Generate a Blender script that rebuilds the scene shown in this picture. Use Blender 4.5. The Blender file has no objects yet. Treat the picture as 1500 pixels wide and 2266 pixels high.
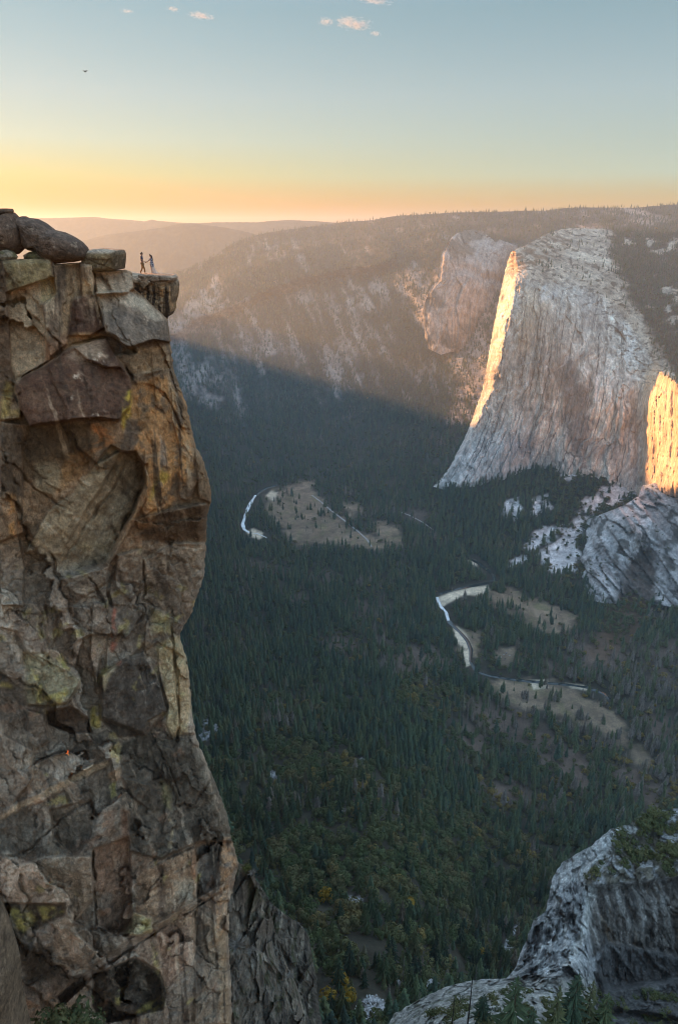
import bpy, math, random
import numpy as np
from mathutils import Vector, Matrix
rng = np.random.default_rng(7); random.seed(7)
# ---------------------------------------------------------------- camera model (24 mm lens, pitched down)
F, CX, CY = 1510.0, 750.0, 1133.0
PITCH = math.radians(22.4); CP, SP = math.cos(PITCH), math.sin(PITCH)
SUN_AZ, SUN_EL = math.radians(-63), math.radians(9.5)
SUN = np.array([math.sin(SUN_AZ)*math.cos(SUN_EL), math.cos(SUN_AZ)*math.cos(SUN_EL), math.sin(SUN_EL)])
def world(u, v, Y):
    dx = (np.asarray(u, float)-CX)/F; dy = (CY-np.asarray(v, float))/F
    s = Y/(CP+dy*SP)
    return np.stack(np.broadcast_arrays(dx*s, Y+0*s, (-SP+dy*CP)*s), -1)
def project(p):
    w = p[..., 1]*CP-p[..., 2]*SP
    return CX+F*p[..., 0]/w, CY-F*(p[..., 1]*SP+p[..., 2]*CP)/w, w
# ---------------------------------------------------------------- numeric helpers
def sm(a, b, x):
    t = np.clip((x-a)/(b-a), 0, 1); return t*t*(3-2*t)
def _h(ix, iy, iz, seed):
    with np.errstate(over='ignore'):
        h = ix.astype(np.uint32)*np.uint32(374761393)+iy.astype(np.uint32)*np.uint32(668265263)+iz.astype(np.uint32)*np.uint32(2147483647)+np.uint32(seed*974711 & 0xffffffff)
        h = (h ^ (h >> np.uint32(13)))*np.uint32(1274126177); h = (h ^ (h >> np.uint32(16)))*np.uint32(2246822519)
        return h ^ (h >> np.uint32(15))
_g = np.random.default_rng(3).normal(size=(256, 3)); _g /= np.linalg.norm(_g, axis=1)[:, None]
_g = _g.astype(np.float32)
def noise(p, seed=0):
    p = np.asarray(p, np.float32); fl = np.floor(p); f = [p[..., k]-fl[..., k] for k in range(3)]; i = [fl[..., k].astype(np.int32).view(np.uint32) for k in range(3)]
    w = [x*x*x*(x*(x*6-15)+10) for x in f]; r = np.zeros(p.shape[:-1], np.float32)
    A = [[i[0]*np.uint32(374761393), (i[0]+np.uint32(1))*np.uint32(374761393)], [i[1]*np.uint32(668265263), (i[1]+np.uint32(1))*np.uint32(668265263)], [i[2]*np.uint32(2147483647), (i[2]+np.uint32(1))*np.uint32(2147483647)]]
    sd = np.uint32(seed*974711 & 0xffffffff)
    for c in range(8):
        o = (c & 1, c >> 1 & 1, c >> 2 & 1); h = A[0][o[0]]+A[1][o[1]]+A[2][o[2]]+sd
        h = (h ^ (h >> np.uint32(13)))*np.uint32(1274126177); h = (h ^ (h >> np.uint32(16)))*np.uint32(2246822519); h = (h ^ (h >> np.uint32(15))) & np.uint32(255)
        g = _g[h]; d = g[..., 0]*(f[0]-o[0])+g[..., 1]*(f[1]-o[1])+g[..., 2]*(f[2]-o[2])
        r += d*(w[0] if o[0] else 1-w[0])*(w[1] if o[1] else 1-w[1])*(w[2] if o[2] else 1-w[2])
    return r*np.float32(1.5)
def fbm(p, octs=4, seed=0, gain=.5, ridged=False):
    a, r, t = 1.0, 0, 0
    for k in range(octs):
        n = noise(p*(2.03**k), seed+k*17)
        r = r+a*((1-2*np.abs(n)) if ridged else n); t += a; a *= gain
    return r/t
def worley(p, seed=0):
    """F1, F2, id hash and offset of the nearest feature point"""
    i = np.floor(p).astype(np.int64); sh = p.shape[:-1]
    f1 = np.full(sh, 9.); f2 = np.full(sh, 9.); hid = np.zeros(sh, np.uint32); off = np.zeros(p.shape)
    for a in (-1, 0, 1):
        for b in (-1, 0, 1):
            for c in (-1, 0, 1):
                x, y, z = i[..., 0]+a, i[..., 1]+b, i[..., 2]+c
                h = _h(x, y, z, seed)
                q = np.stack([x+(h & np.uint32(1023))/1023., y+(h >> np.uint32(10) & np.uint32(1023))/1023., z+(h >> np.uint32(20) & np.uint32(1023))/1023.], -1)
                d = p-q; dd = np.sqrt(np.sum(d*d, -1)); m = dd < f1
                f2 = np.where(m, f1, np.minimum(f2, dd)); f1 = np.where(m, dd, f1); hid = np.where(m, h, hid); off[m] = d[m]
    return f1, f2, hid, off
def facets(p, seed, tilt=1.0, lev=.35):
    """piecewise planar relief: every cell of a cracked rock gets its own level and tilt"""
    f1, f2, h, off = worley(p, seed); n = _g[h & np.uint32(255)]
    return tilt*np.sum(n*off, -1)+lev*((h >> np.uint32(9) & np.uint32(255))/127.5-1), f2-f1, h
def sdf(pts, u, v):
    pts = np.asarray(pts, float); d = np.full(u.shape, 1e9); ins = np.zeros(u.shape, bool)
    for (x0, y0), (x1, y1) in zip(pts, np.roll(pts, -1, 0)):
        ex, ey = x1-x0, y1-y0; t = np.clip(((u-x0)*ex+(v-y0)*ey)/(ex*ex+ey*ey+1e-9), 0, 1)
        d = np.minimum(d, np.hypot(u-x0-t*ex, v-y0-t*ey))
        if y0 != y1: ins ^= ((y0 > v) != (y1 > v)) & (u < (x1-x0)*(v-y0)/(y1-y0)+x0)
    return np.where(ins, d, -d)
def pmask(pts, u, v, soft=4):
    pts = np.asarray(pts, float); lo, hi = pts.min(0)-soft-1, pts.max(0)+soft+1
    m = (u > lo[0]) & (u < hi[0]) & (v > lo[1]) & (v < hi[1]); r = np.zeros(u.shape)
    if m.any(): r[m] = sm(-soft, soft, sdf(pts, u[m], v[m]))
    return r
def lmask(pts, u, v, w):
    pts = np.asarray(pts, float); d = np.full(u.shape, 1e9)
    for (x0, y0), (x1, y1) in zip(pts[:-1], pts[1:]):
        ex, ey = x1-x0, y1-y0; t = np.clip(((u-x0)*ex+(v-y0)*ey)/(ex*ex+ey*ey+1e-9), 0, 1)
        d = np.minimum(d, np.hypot(u-x0-t*ex, v-y0-t*ey))
    return 1-sm(w*.5, w*1.2, d)
def tps(ctrl, u, v):
    c = np.asarray(ctrl, float); P = c[:, :2]/500.; n = len(c)
    U = lambda r2: .5*r2*np.log(r2+1e-9)
    d2 = ((P[:, None]-P[None])**2).sum(-1); A = np.zeros((n+3, n+3)); A[:n, :n] = U(d2)+np.eye(n)*1e-4
    A[:n, n] = 1; A[:n, n+1:] = P; A[n:, :n] = A[:n, n:].T
    w = np.linalg.solve(A, np.r_[c[:, 2], 0, 0, 0]); x, y = u/500., v/500.
    r = w[n]+w[n+1]*x+w[n+2]*y
    for k in range(n): r = r+w[k]*U((x-P[k, 0])**2+(y-P[k, 1])**2)
    return r
def curve(pts, s):
    pts = np.asarray(pts, float); L = np.r_[0, np.cumsum(np.hypot(*np.diff(pts, axis=0).T))]; L /= L[-1]
    return np.stack([np.interp(s, L, pts[:, 0]), np.interp(s, L, pts[:, 1])], -1)
def jag(pts, amp, seed, step=9., n=200, vert=.35):
    c = curve(pts, np.linspace(0, 1, n)); L = np.r_[0, np.cumsum(np.hypot(*np.diff(c, axis=0).T))]/step; e_ = np.minimum(1, np.minimum(np.arange(n), np.arange(n)[::-1])/6.)
    z = np.zeros(n); c[:, 0] += amp*e_*fbm(np.stack([L, z, z+seed], -1), 4, seed); c[:, 1] += amp*vert*e_*fbm(np.stack([L, z+7, z+seed], -1), 4, seed+1); return c
def coons(top, bot, left, right, ns, nt):
    """rows run top->bottom (t), columns left->right (s); returns image-plane u, v"""
    s, t = np.linspace(0, 1, ns), np.linspace(0, 1, nt)
    T, B, L, R = curve(top, s), curve(bot, s), curve(left, t), curve(right, t)
    S, TT = s[None, :, None], t[:, None, None]
    P = (1-TT)*T[None]+TT*B[None]+(1-S)*L[:, None]+S*R[:, None]-((1-S)*(1-TT)*T[0]+S*(1-TT)*T[-1]+(1-S)*TT*B[0]+S*TT*B[-1])
    return P[..., 0], P[..., 1], np.broadcast_to(s[None], P.shape[:2]), np.broadcast_to(t[:, None], P.shape[:2])
def blur(a, n):
    for _ in range(n):
        for ax in (0, 1):
            p = np.pad(a, [(1, 1) if k == ax else (0, 0) for k in (0, 1)], mode='edge')
            a = (np.take(p, range(0, a.shape[ax]), ax)+2*a+np.take(p, range(2, a.shape[ax]+2), ax))/4
    return a
# ---------------------------------------------------------------- mesh helpers
COL = bpy.data.collections.new('place'); bpy.context.scene.collection.children.link(COL)
def mesh_np(name, V, faces, col=None, smooth=True):
    """faces: array (n,4) or (n,3) or a list of such arrays"""
    if not isinstance(faces, list): faces = [faces]
    me = bpy.data.meshes.new(name); V = np.asarray(V, np.float32).reshape(-1, 3)
    me.vertices.add(len(V)); me.vertices.foreach_set('co', V.ravel())
    loops = np.concatenate([np.asarray(f).ravel() for f in faces]).astype(np.int32)
    sizes = np.concatenate([np.full(len(f), np.asarray(f).shape[1]) for f in faces]); st = np.r_[0, np.cumsum(sizes)[:-1]].astype(np.int32)
    me.loops.add(len(loops)); me.loops.foreach_set('vertex_index', loops)
    me.polygons.add(len(st)); me.polygons.foreach_set('loop_start', st)
    me.polygons.foreach_set('use_smooth', np.full(len(st), smooth))
    me.update(calc_edges=True); me.validate()
    if col is not None:
        a = me.color_attributes.new('Col', 'FLOAT_COLOR', 'POINT')
        c = np.ones((len(V), 4), np.float32); c[:, :3] = np.asarray(col).reshape(-1, 3); a.data.foreach_set('color', c.ravel())
    return me
def grid_faces(nr, nc, off=0):
    i = np.arange(nr-1)[:, None]*nc+np.arange(nc-1)[None]
    return (np.stack([i, i+nc, i+nc+1, i+1], -1).reshape(-1, 4))+off
def grid_mesh(name, P, col, smooth=True, flip=False):
    f = grid_faces(*P.shape[:2])
    return mesh_np(name, P, f[:, ::-1] if flip else f, col, smooth)
def link(name, me, mat=None, parent=None, **props):
    o = bpy.data.objects.new(name, me); COL.objects.link(o)
    if mat is not None and me is not None: me.materials.clear(); me.materials.append(mat)
    if parent is not None: o.parent = parent
    for k, v in props.items(): o[k] = v
    return o
def thing(name, label, cat, loc=(0, 0, 0), group=None, rot=0, scale=1):
    o = bpy.data.objects.new(name, None); COL.objects.link(o); o.location = loc; o.rotation_euler[2] = rot; o.scale = (scale,)*3
    o.empty_display_size = .1; o['label'] = label; o['category'] = cat
    if group: o['group'] = group
    return o
# ---------------------------------------------------------------- materials
def nt(mat):
    mat.use_nodes = True; t = mat.node_tree; t.nodes.clear(); return t, t.nodes, t.links
def N(nodes, typ, **kw):
    n = nodes.new(typ)
    for k, v in kw.items():
        if k.startswith('i_'): n.inputs[k[2:]].default_value = v
        elif k.startswith('n'): n.inputs[int(k[1:])].default_value = v
        else: setattr(n, k, v)
    return n
def rock_mat(name, scales, stretch=(1, 1, 1), bump=.5, dist=.1, lo=.55, hi=1.4, rough=.92, speck=None):
    """painted base colours broken up by several octaves of grain, with bump"""
    m = bpy.data.materials.new(name); t, ns, lk = nt(m)
    out = N(ns, 'ShaderNodeOutputMaterial'); b = N(ns, 'ShaderNodeBsdfPrincipled', i_Roughness=rough); b.inputs['Specular IOR Level'].default_value = .25
    at = N(ns, 'ShaderNodeAttribute', attribute_name='Col'); tc = N(ns, 'ShaderNodeTexCoord')
    mp = N(ns, 'ShaderNodeMapping'); mp.inputs['Scale'].default_value = stretch; lk.new(tc.outputs['Object'], mp.inputs['Vector'])
    c = at.outputs['Color']; hgt = None
    for k, s in enumerate(scales):
        n = N(ns, 'ShaderNodeTexNoise', i_Scale=s, i_Detail=6, i_Roughness=.65); lk.new(mp.outputs[0], n.inputs['Vector'])
        r = N(ns, 'ShaderNodeMapRange'); r.inputs[1].default_value = .3; r.inputs[2].default_value = .7; r.inputs[3].default_value = lo; r.inputs[4].default_value = hi
        lk.new(n.outputs[0], r.inputs[0])
        x = N(ns, 'ShaderNodeMix', data_type='RGBA', blend_type='MULTIPLY'); x.inputs[0].default_value = 1
        lk.new(c, x.inputs[6]); lk.new(r.outputs[0], x.inputs[7]); c = x.outputs[2]
        if hgt is None: hgt = n.outputs[0]
        else:
            a = N(ns, 'ShaderNodeMath', operation='MULTIPLY_ADD'); a.inputs[1].default_value = .5; lk.new(n.outputs[0], a.inputs[0]); lk.new(hgt, a.inputs[2]); hgt = a.outputs[0]
    if speck:
        s, col, th = speck
        n = N(ns, 'ShaderNodeTexNoise', i_Scale=s, i_Detail=3, i_Roughness=.7); lk.new(tc.outputs['Object'], n.inputs['Vector'])
        r = N(ns, 'ShaderNodeMapRange'); r.inputs[1].default_value = th; r.inputs[2].default_value = th+.06; r.inputs[4].default_value = .55; lk.new(n.outputs[0], r.inputs[0])
        x = N(ns, 'ShaderNodeMix', data_type='RGBA'); lk.new(r.outputs[0], x.inputs[0]); lk.new(c, x.inputs[6]); x.inputs[7].default_value = (*col, 1); c = x.outputs[2]
    bp = N(ns, 'ShaderNodeBump', i_Strength=bump, i_Distance=dist); lk.new(hgt, bp.inputs['Height'])
    lk.new(c, b.inputs['Base Color']); lk.new(bp.outputs[0], b.inputs['Normal']); lk.new(b.outputs[0], out.inputs[0])
    return m
def flat_mat(name, col, rough=.85, spec=.3, trans=0, metal=0, var=.25, scale=8):
    m = bpy.data.materials.new(name); t, ns, lk = nt(m)
    out = N(ns, 'ShaderNodeOutputMaterial'); b = N(ns, 'ShaderNodeBsdfPrincipled', i_Roughness=rough, i_Metallic=metal); b.inputs['Specular IOR Level'].default_value = spec
    n = N(ns, 'ShaderNodeTexNoise', i_Scale=scale, i_Detail=4); tc = N(ns, 'ShaderNodeTexCoord'); lk.new(tc.outputs['Object'], n.inputs['Vector'])
    r = N(ns, 'ShaderNodeMapRange'); r.inputs[1].default_value = .3; r.inputs[2].default_value = .7; r.inputs[3].default_value = 1-var; r.inputs[4].default_value = 1+var; lk.new(n.outputs[0], r.inputs[0])
    x = N(ns, 'ShaderNodeMix', data_type='RGBA', blend_type='MULTIPLY'); x.inputs[0].default_value = 1; x.inputs[6].default_value = (*col, 1); lk.new(r.outputs[0], x.inputs[7])
    lk.new(x.outputs[2], b.inputs['Base Color'])
    if trans:
        tr = N(ns, 'ShaderNodeBsdfTranslucent'); lk.new(x.outputs[2], tr.inputs[0]); ms = N(ns, 'ShaderNodeMixShader'); ms.inputs[0].default_value = trans
        lk.new(b.outputs[0], ms.inputs[1]); lk.new(tr.outputs[0], ms.inputs[2]); lk.new(ms.outputs[0], out.inputs[0])
    else: lk.new(b.outputs[0], out.inputs[0])
    return m
def leaf_mat(name, stops, trans=.15):
    """foliage: every plant (object or instance) draws its own hue from the ramp, every clump its own brightness"""
    m = bpy.data.materials.new(name); t, ns, lk = nt(m)
    out = N(ns, 'ShaderNodeOutputMaterial'); b = N(ns, 'ShaderNodeBsdfPrincipled', i_Roughness=.8); b.inputs['Specular IOR Level'].default_value = .2
    oi = N(ns, 'ShaderNodeObjectInfo'); cr = N(ns, 'ShaderNodeValToRGB'); e = cr.color_ramp.elements
    while len(e) < len(stops): e.new(.5)
    for k, (p, c) in enumerate(stops): e[k].position = p; e[k].color = (*c, 1)
    ia = N(ns, 'ShaderNodeAttribute', attribute_type='INSTANCER', attribute_name='tint'); ma = N(ns, 'ShaderNodeMath', operation='MULTIPLY_ADD'); ma.inputs[1].default_value = .75; ma.use_clamp = True; lk.new(oi.outputs['Random'], ma.inputs[0]); lk.new(ia.outputs['Fac'], ma.inputs[2]); lk.new(ma.outputs[0], cr.inputs[0])
    n = N(ns, 'ShaderNodeTexNoise', i_Scale=9, i_Detail=3); tc = N(ns, 'ShaderNodeTexCoord'); lk.new(tc.outputs['Object'], n.inputs['Vector'])
    r = N(ns, 'ShaderNodeMapRange'); r.inputs[1].default_value = .3; r.inputs[2].default_value = .7; r.inputs[3].default_value = .6; r.inputs[4].default_value = 1.5; lk.new(n.outputs[0], r.inputs[0])
    x = N(ns, 'ShaderNodeMix', data_type='RGBA', blend_type='MULTIPLY'); x.inputs[0].default_value = 1; lk.new(cr.outputs[0], x.inputs[6]); lk.new(r.outputs[0], x.inputs[7])
    lk.new(x.outputs[2], b.inputs['Base Color'])
    tr = N(ns, 'ShaderNodeBsdfTranslucent'); lk.new(x.outputs[2], tr.inputs[0]); ms = N(ns, 'ShaderNodeMixShader'); ms.inputs[0].default_value = trans
    lk.new(b.outputs[0], ms.inputs[1]); lk.new(tr.outputs[0], ms.inputs[2]); lk.new(ms.outputs[0], out.inputs[0])
    return m
def mix(c, col, a):
    return c+(np.asarray(col)-c)*np.asarray(a)[..., None]
SKY_STRENGTH, SUN_E, SUN_COL, EXPOSURE = .13, 5.0, (1.0, .47, .16), 1.68
SUN_EL_SKY, SKY_AIR, SKY_DUST, SKY_OZONE = math.radians(2), 1.0, 1.0, 1.0
SKY_GAMMA = .5
SKY_TINT = [(0, (1.0, .36, .05)), (.03, (.97, .44, .06)), (.065, (.95, .82, .42)), (.105, (.97, 1.0, .88)), (.155, (.95, 1.02, 1.02)), (.24, (.74, .95, 1.01)), (.30, (.8, 1.05, 1.22)), (.5, (2.65, 3.2, 3.8)), (1, (3.1, 3.75, 4.4))]  # top stops here and below: unseen upper sky brightened as added fill light
SKY_AWAY = [(0, (.9, .52, .2)), (.03, (.92, .66, .32)), (.065, (.91, 1.03, 1.05)), (.105, (.91, 1.02, 1.05)), (.155, (.92, 1.05, 1.13)), (.24, (.73, .95, 1.03)), (.30, (.8, 1.05, 1.22)), (.5, (2.65, 3.2, 3.8)), (1, (3.1, 3.75, 4.4))]
HAZE_D, HAZE_G = 6e-5, .42
# ---------------------------------------------------------------- sky, sun, camera, haze
sc = bpy.context.scene
cam = bpy.data.objects.new('camera', bpy.data.cameras.new('camera')); COL.objects.link(cam); sc.camera = cam
cam.data.sensor_fit = 'VERTICAL'; cam.data.sensor_height = 36; cam.data.lens = 36*F/2266
cam.data.clip_start = .5; cam.data.clip_end = 60000
cam.rotation_euler = (math.pi/2-PITCH, 0, 0)
w = bpy.data.worlds.new('World'); sc.world = w; w.use_nodes = True
wn, wl = w.node_tree.nodes, w.node_tree.links; wn.clear()
wo = N(wn, 'ShaderNodeOutputWorld'); bg = N(wn, 'ShaderNodeBackground', i_Strength=SKY_STRENGTH)
sky = N(wn, 'ShaderNodeTexSky', sky_type='NISHITA', sun_disc=False, sun_elevation=SUN_EL_SKY, sun_rotation=SUN_AZ, altitude=2200, air_density=SKY_AIR, dust_density=SKY_DUST, ozone_density=SKY_OZONE)
gm = N(wn, 'ShaderNodeGamma', i_Gamma=SKY_GAMMA); wl.new(sky.outputs[0], gm.inputs[0])
wtc = N(wn, 'ShaderNodeTexCoord'); sep = N(wn, 'ShaderNodeSeparateXYZ'); wl.new(wtc.outputs['Generated'], sep.inputs[0])
def ramp(stops):
    r_ = N(wn, 'ShaderNodeValToRGB'); el_ = r_.color_ramp.elements
    while len(el_) < len(stops): el_.new(.5)
    for k, (p_, c_) in enumerate(stops): el_[k].position = p_; el_[k].color = (*c_, 1)
    wl.new(sep.outputs[2], r_.inputs[0]); return r_.outputs[0]
vd = N(wn, 'ShaderNodeVectorMath', operation='DOT_PRODUCT'); vd.inputs[1].default_value = (math.sin(SUN_AZ), math.cos(SUN_AZ), 0); wl.new(wtc.outputs['Generated'], vd.inputs[0])
mr_ = N(wn, 'ShaderNodeMapRange'); mr_.inputs[1].default_value = .05; mr_.inputs[2].default_value = .75; wl.new(vd.outputs['Value'], mr_.inputs[0])
wm = N(wn, 'ShaderNodeMix', data_type='RGBA'); wl.new(mr_.outputs[0], wm.inputs[0]); wl.new(ramp(SKY_AWAY), wm.inputs[6]); wl.new(ramp(SKY_TINT), wm.inputs[7])
wx = N(wn, 'ShaderNodeMix', data_type='RGBA', blend_type='MULTIPLY'); wx.inputs[0].default_value = 1
wl.new(gm.outputs[0], wx.inputs[6]); wl.new(wm.outputs[2], wx.inputs[7]); wl.new(wx.outputs[2], bg.inputs[0]); wl.new(bg.outputs[0], wo.inputs[0])
sl = bpy.data.lights.new('sun', 'SUN'); sl.energy = SUN_E; sl.color = SUN_COL; sl.angle = math.radians(1.2)
so = bpy.data.objects.new('sun', sl); COL.objects.link(so); so.rotation_euler = Vector(SUN).to_track_quat('Z', 'Y').to_euler()
sc.view_settings.view_transform = 'Standard'; sc.view_settings.look = 'None'; sc.view_settings.exposure = EXPOSURE
hm = bpy.data.materials.new('haze'); t, ns, lk = nt(hm)
o_ = N(ns, 'ShaderNodeOutputMaterial'); pv = N(ns, 'ShaderNodeVolumePrincipled'); pv.inputs['Density'].default_value = HAZE_D
pv.inputs['Color'].default_value = (.77, .89, 1.0, 1); pv.inputs['Anisotropy'].default_value = HAZE_G; lk.new(pv.outputs[0], o_.inputs['Volume'])
bx = np.array([[x, y, z] for x in (-6500, 5200) for y in (-500, 17500) for z in (-1420, 285)], float)
link('haze', mesh_np('haze', bx, np.array([[0, 1, 3, 2], [4, 6, 7, 5], [0, 4, 5, 1], [2, 3, 7, 6], [0, 2, 6, 4], [1, 5, 7, 3]]), smooth=False), hm, kind='stuff', label='thin warm evening haze filling the whole valley', )
cy = sc.cycles; cy.max_bounces = 6; cy.diffuse_bounces = 2; cy.glossy_bounces = 2; cy.transparent_max_bounces = 8; cy.volume_bounces = 0
sc.cycles.pixel_filter_type = 'BLACKMAN_HARRIS'; cy.filter_width = 1.0; cy.use_denoising = True; cy.use_adaptive_sampling = True; cy.adaptive_threshold = .015; cy.sample_clamp_indirect = 5
# ---------------------------------------------------------------- terrain distances per picture column / row
TV = [2600, 2500, 2300, 2200, 2100, 2000, 1900, 1800, 1750, 1700, 1650, 1600, 1550, 1500, 1450, 1400, 1350, 1300]
TL = [105, 120, 195, 250, 320, 410, 520, 650, 730, 820, 930, 1050, 1190, 1340, 1500, 1660, 1830, 1985]
TR = [150, 170, 290, 390, 510, 650, 800, 970, 1060, 1150, 1240, 1318, 1405, 1500, 1604, 1718, 1847, 1990]
UV = [1250, 1200, 1150, 1100, 1050, 1000, 950, 900, 850, 800, 750, 700, 650, 600, 550, 500, 450, 400]
UC = {
 380: [2155, 2344, 2563, 2817, 3119, 3450, 3750, 4000, 4200, 4400, 4600, 4800, 5000, 5250, 5500, 5800, 6100, 6400],
 560: [2155, 2344, 2563, 2817, 3119, 3470, 3800, 4050, 4250, 4430, 4610, 4790, 4980, 5220, 5550, 6000, 6400, 6800],
 740: [2155, 2344, 2563, 2817, 3119, 3480, 3850, 4120, 4320, 4480, 4640, 4800, 4980, 5200, 5600, 6200, 6800, 7400],
 900: [2155, 2330, 2500, 2700, 2960, 3300, 3640, 3880, 4070, 4220, 4350, 4480, 4620, 4800, 5100, 5600, 6300, 7000],
 1000: [2150, 2300, 2430, 2550, 2690, 2950, 3300, 3600, 3800, 3950, 4080, 4200, 4330, 4500, 4800, 5300, 6000, 6700],
 1100: [2140, 2280, 2400, 2520, 2660, 2900, 3230, 3450, 3620, 3780, 3930, 4080, 4220, 4400, 4700, 5200, 5900, 6600],
 1200: [2140, 2260, 2380, 2490, 2610, 2850, 3100, 3300, 3470, 3620, 3760, 3900, 4040, 4200, 4500, 5000, 5800, 6500],
 1300: [2120, 2230, 2340, 2450, 2560, 2800, 3050, 3250, 3420, 3570, 3710, 3850, 3990, 4150, 4400, 4900, 5700, 6400],
 1400: [2080, 2180, 2280, 2420, 2560, 2760, 3000, 3200, 3370, 3520, 3660, 3800, 3940, 4100, 4300, 4700, 5500, 6200],
 1500: [1990, 2080, 2180, 2330, 2500, 2700, 2950, 3150, 3320, 3470, 3610, 3750, 3890, 4050, 4250, 4600, 5400, 6100]}
_cu = np.array(sorted(UC)); _vv = np.array(TV+UV, float)[::-1]
_ug = np.arange(-300, 1801, 10.); _vg = np.arange(400, 2601, 10.)
_Yg = np.zeros((len(_vg), len(_ug)))
for k, uu in enumerate(_ug):
    ww = float(sm(820, 1120, np.array(uu))); low = (1-ww)*np.array(TL)+ww*np.array(TR)
    up = np.array([np.interp(uu, _cu, [UC[c][j] for c in _cu]) for j in range(len(UV))])
    _Yg[:, k] = np.exp(np.interp(_vg, _vv, np.log(np.r_[low, up][::-1])))
_Yg = np.exp(blur(np.log(_Yg), 6))
def Yterr(u, v):
    x = np.clip((np.asarray(u, float)+300)/10, 0, len(_ug)-1.001); y = np.clip((np.asarray(v, float)-400)/10, 0, len(_vg)-1.001)
    i, j = y.astype(int), x.astype(int); a, b = y-i, x-j
    return (_Yg[i, j]*(1-a)*(1-b)+_Yg[i+1, j]*a*(1-b)+_Yg[i, j+1]*(1-a)*b+_Yg[i+1, j+1]*a*b)
RIM = [(-300, 640), (300, 640), (380, 606), (400, 602), (430, 590), (460, 575), (480, 563), (500, 548), (520, 537), (560, 522), (600, 513), (640, 508), (690, 502), (740, 494), (800, 489), (860, 481), (900, 477), (960, 472), (1000, 470), (1060, 468), (1130, 468), (1200, 465), (1260, 460), (1330, 459), (1400, 460), (1440, 456), (1500, 452), (1600, 448), (1800, 450)]
# ---------------------------------------------------------------- terrain mesh
MEADOW = [[(585, 1104), (600, 1088), (630, 1082), (655, 1072), (668, 1064), (690, 1064), (698, 1084), (716, 1108), (735, 1130), (765, 1152), (800, 1180), (835, 1196), (870, 1210), (850, 1216), (800, 1206), (740, 1206), (690, 1204), (650, 1202), (625, 1180), (605, 1150), (590, 1128)],
          [(760, 1120), (790, 1112), (800, 1128), (772, 1138)], [(815, 1160), (850, 1150), (885, 1165), (890, 1210), (850, 1200)],
          [(1060, 1320), (1130, 1305), (1180, 1325), (1230, 1345), (1272, 1360), (1262, 1395), (1225, 1402), (1190, 1390), (1150, 1365), (1090, 1345)],
          [(1085, 1515), (1150, 1510), (1215, 1512), (1270, 1530), (1330, 1560), (1370, 1590), (1395, 1640), (1370, 1650), (1330, 1620), (1290, 1600), (1250, 1590), (1200, 1570), (1150, 1570), (1100, 1550)],
          [(1380, 1640), (1430, 1660), (1450, 1700), (1410, 1690)], [(1010, 1390), (1060, 1400), (1060, 1450), (1020, 1440)], [(1090, 1440), (1140, 1436), (1150, 1462), (1110, 1474)]]
BARE = [[(560, 1240), (600, 1236), (640, 1262), (600, 1275)], [(760, 1330), (820, 1325), (870, 1350), (800, 1365)], [(1330, 1680), (1420, 1700), (1500, 1760), (1450, 1790), (1380, 1750)], [(1400, 1560), (1480, 1580), (1500, 1640), (1440, 1640)], [(1180, 1470), (1260, 1450), (1280, 1490), (1220, 1500)], [(1270, 1420), (1340, 1405), (1390, 1450), (1370, 1490), (1280, 1485)], [(1420, 1430), (1500, 1420), (1500, 1500), (1440, 1510)], [(700, 1420), (760, 1400), (800, 1440), (740, 1460)], [(1000, 1600), (1080, 1620), (1120, 1680), (1040, 1680)], [(1060, 1720), (1160, 1730), (1200, 1790), (1100, 1790)], [(900, 1120), (960, 1130), (950, 1150), (900, 1145)], [(840, 1440), (900, 1420), (960, 1440), (1000, 1470), (940, 1500), (870, 1490)], [(1030, 1540), (1100, 1560), (1180, 1600), (1260, 1630), (1230, 1650), (1150, 1640), (1060, 1600)], [(1180, 1650), (1260, 1650), (1330, 1690), (1300, 1760), (1220, 1720)], [(620, 1310), (680, 1320), (670, 1340), (625, 1335)], [(690, 1255), (740, 1262), (730, 1285), (690, 1280)], [(800, 1400), (840, 1395), (850, 1420), (810, 1425)]]  # brown gaps; lower right ones also paint a brownish flare haze into the ground
TALUS = [[(1290, 1140), (1320, 1130), (1290, 1180), (1240, 1230), (1200, 1250), (1215, 1215), (1260, 1170)], [(1280, 1180), (1282, 1230), (1262, 1262), (1235, 1272), (1215, 1265), (1195, 1248), (1185, 1232), (1215, 1215), (1245, 1198)], [(1170, 1190), (1200, 1165), (1245, 1160), (1270, 1160), (1250, 1175), (1205, 1205), (1170, 1232), (1165, 1215)],
         [(1115, 1110), (1150, 1100), (1160, 1130), (1130, 1160), (1110, 1135)], [(1275, 1120), (1330, 1075), (1390, 1085), (1410, 1100), (1350, 1120), (1300, 1140), (1290, 1140)], [(1180, 1105), (1212, 1095), (1216, 1125), (1190, 1140), (1175, 1125)], [(1340, 1070), (1385, 1075), (1405, 1095), (1360, 1085)], [(1120, 1245), (1160, 1228), (1165, 1240), (1130, 1262)], [(1250, 1045), (1285, 1045), (1280, 1060), (1240, 1065)]]
SAND = [[(968, 1322), (1000, 1310), (1040, 1300), (1078, 1296), (1082, 1306), (1060, 1318), (1030, 1316), (1000, 1330), (980, 1342), (968, 1338)], [(1002, 1388), (1012, 1386), (1030, 1402), (1042, 1430), (1030, 1436), (1008, 1422)], [(1024, 1440), (1040, 1436), (1043, 1470), (1030, 1476)], [(1034, 1238), (1050, 1240), (1056, 1252), (1040, 1252)],
        [(1170, 1506), (1210, 1504), (1212, 1524), (1180, 1526)], [(1250, 1512), (1290, 1516), (1300, 1528), (1262, 1522)], [(546, 1178), (560, 1168), (582, 1178), (578, 1194), (556, 1188)], [(588, 1098), (600, 1086), (614, 1090), (606, 1108)]]
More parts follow.
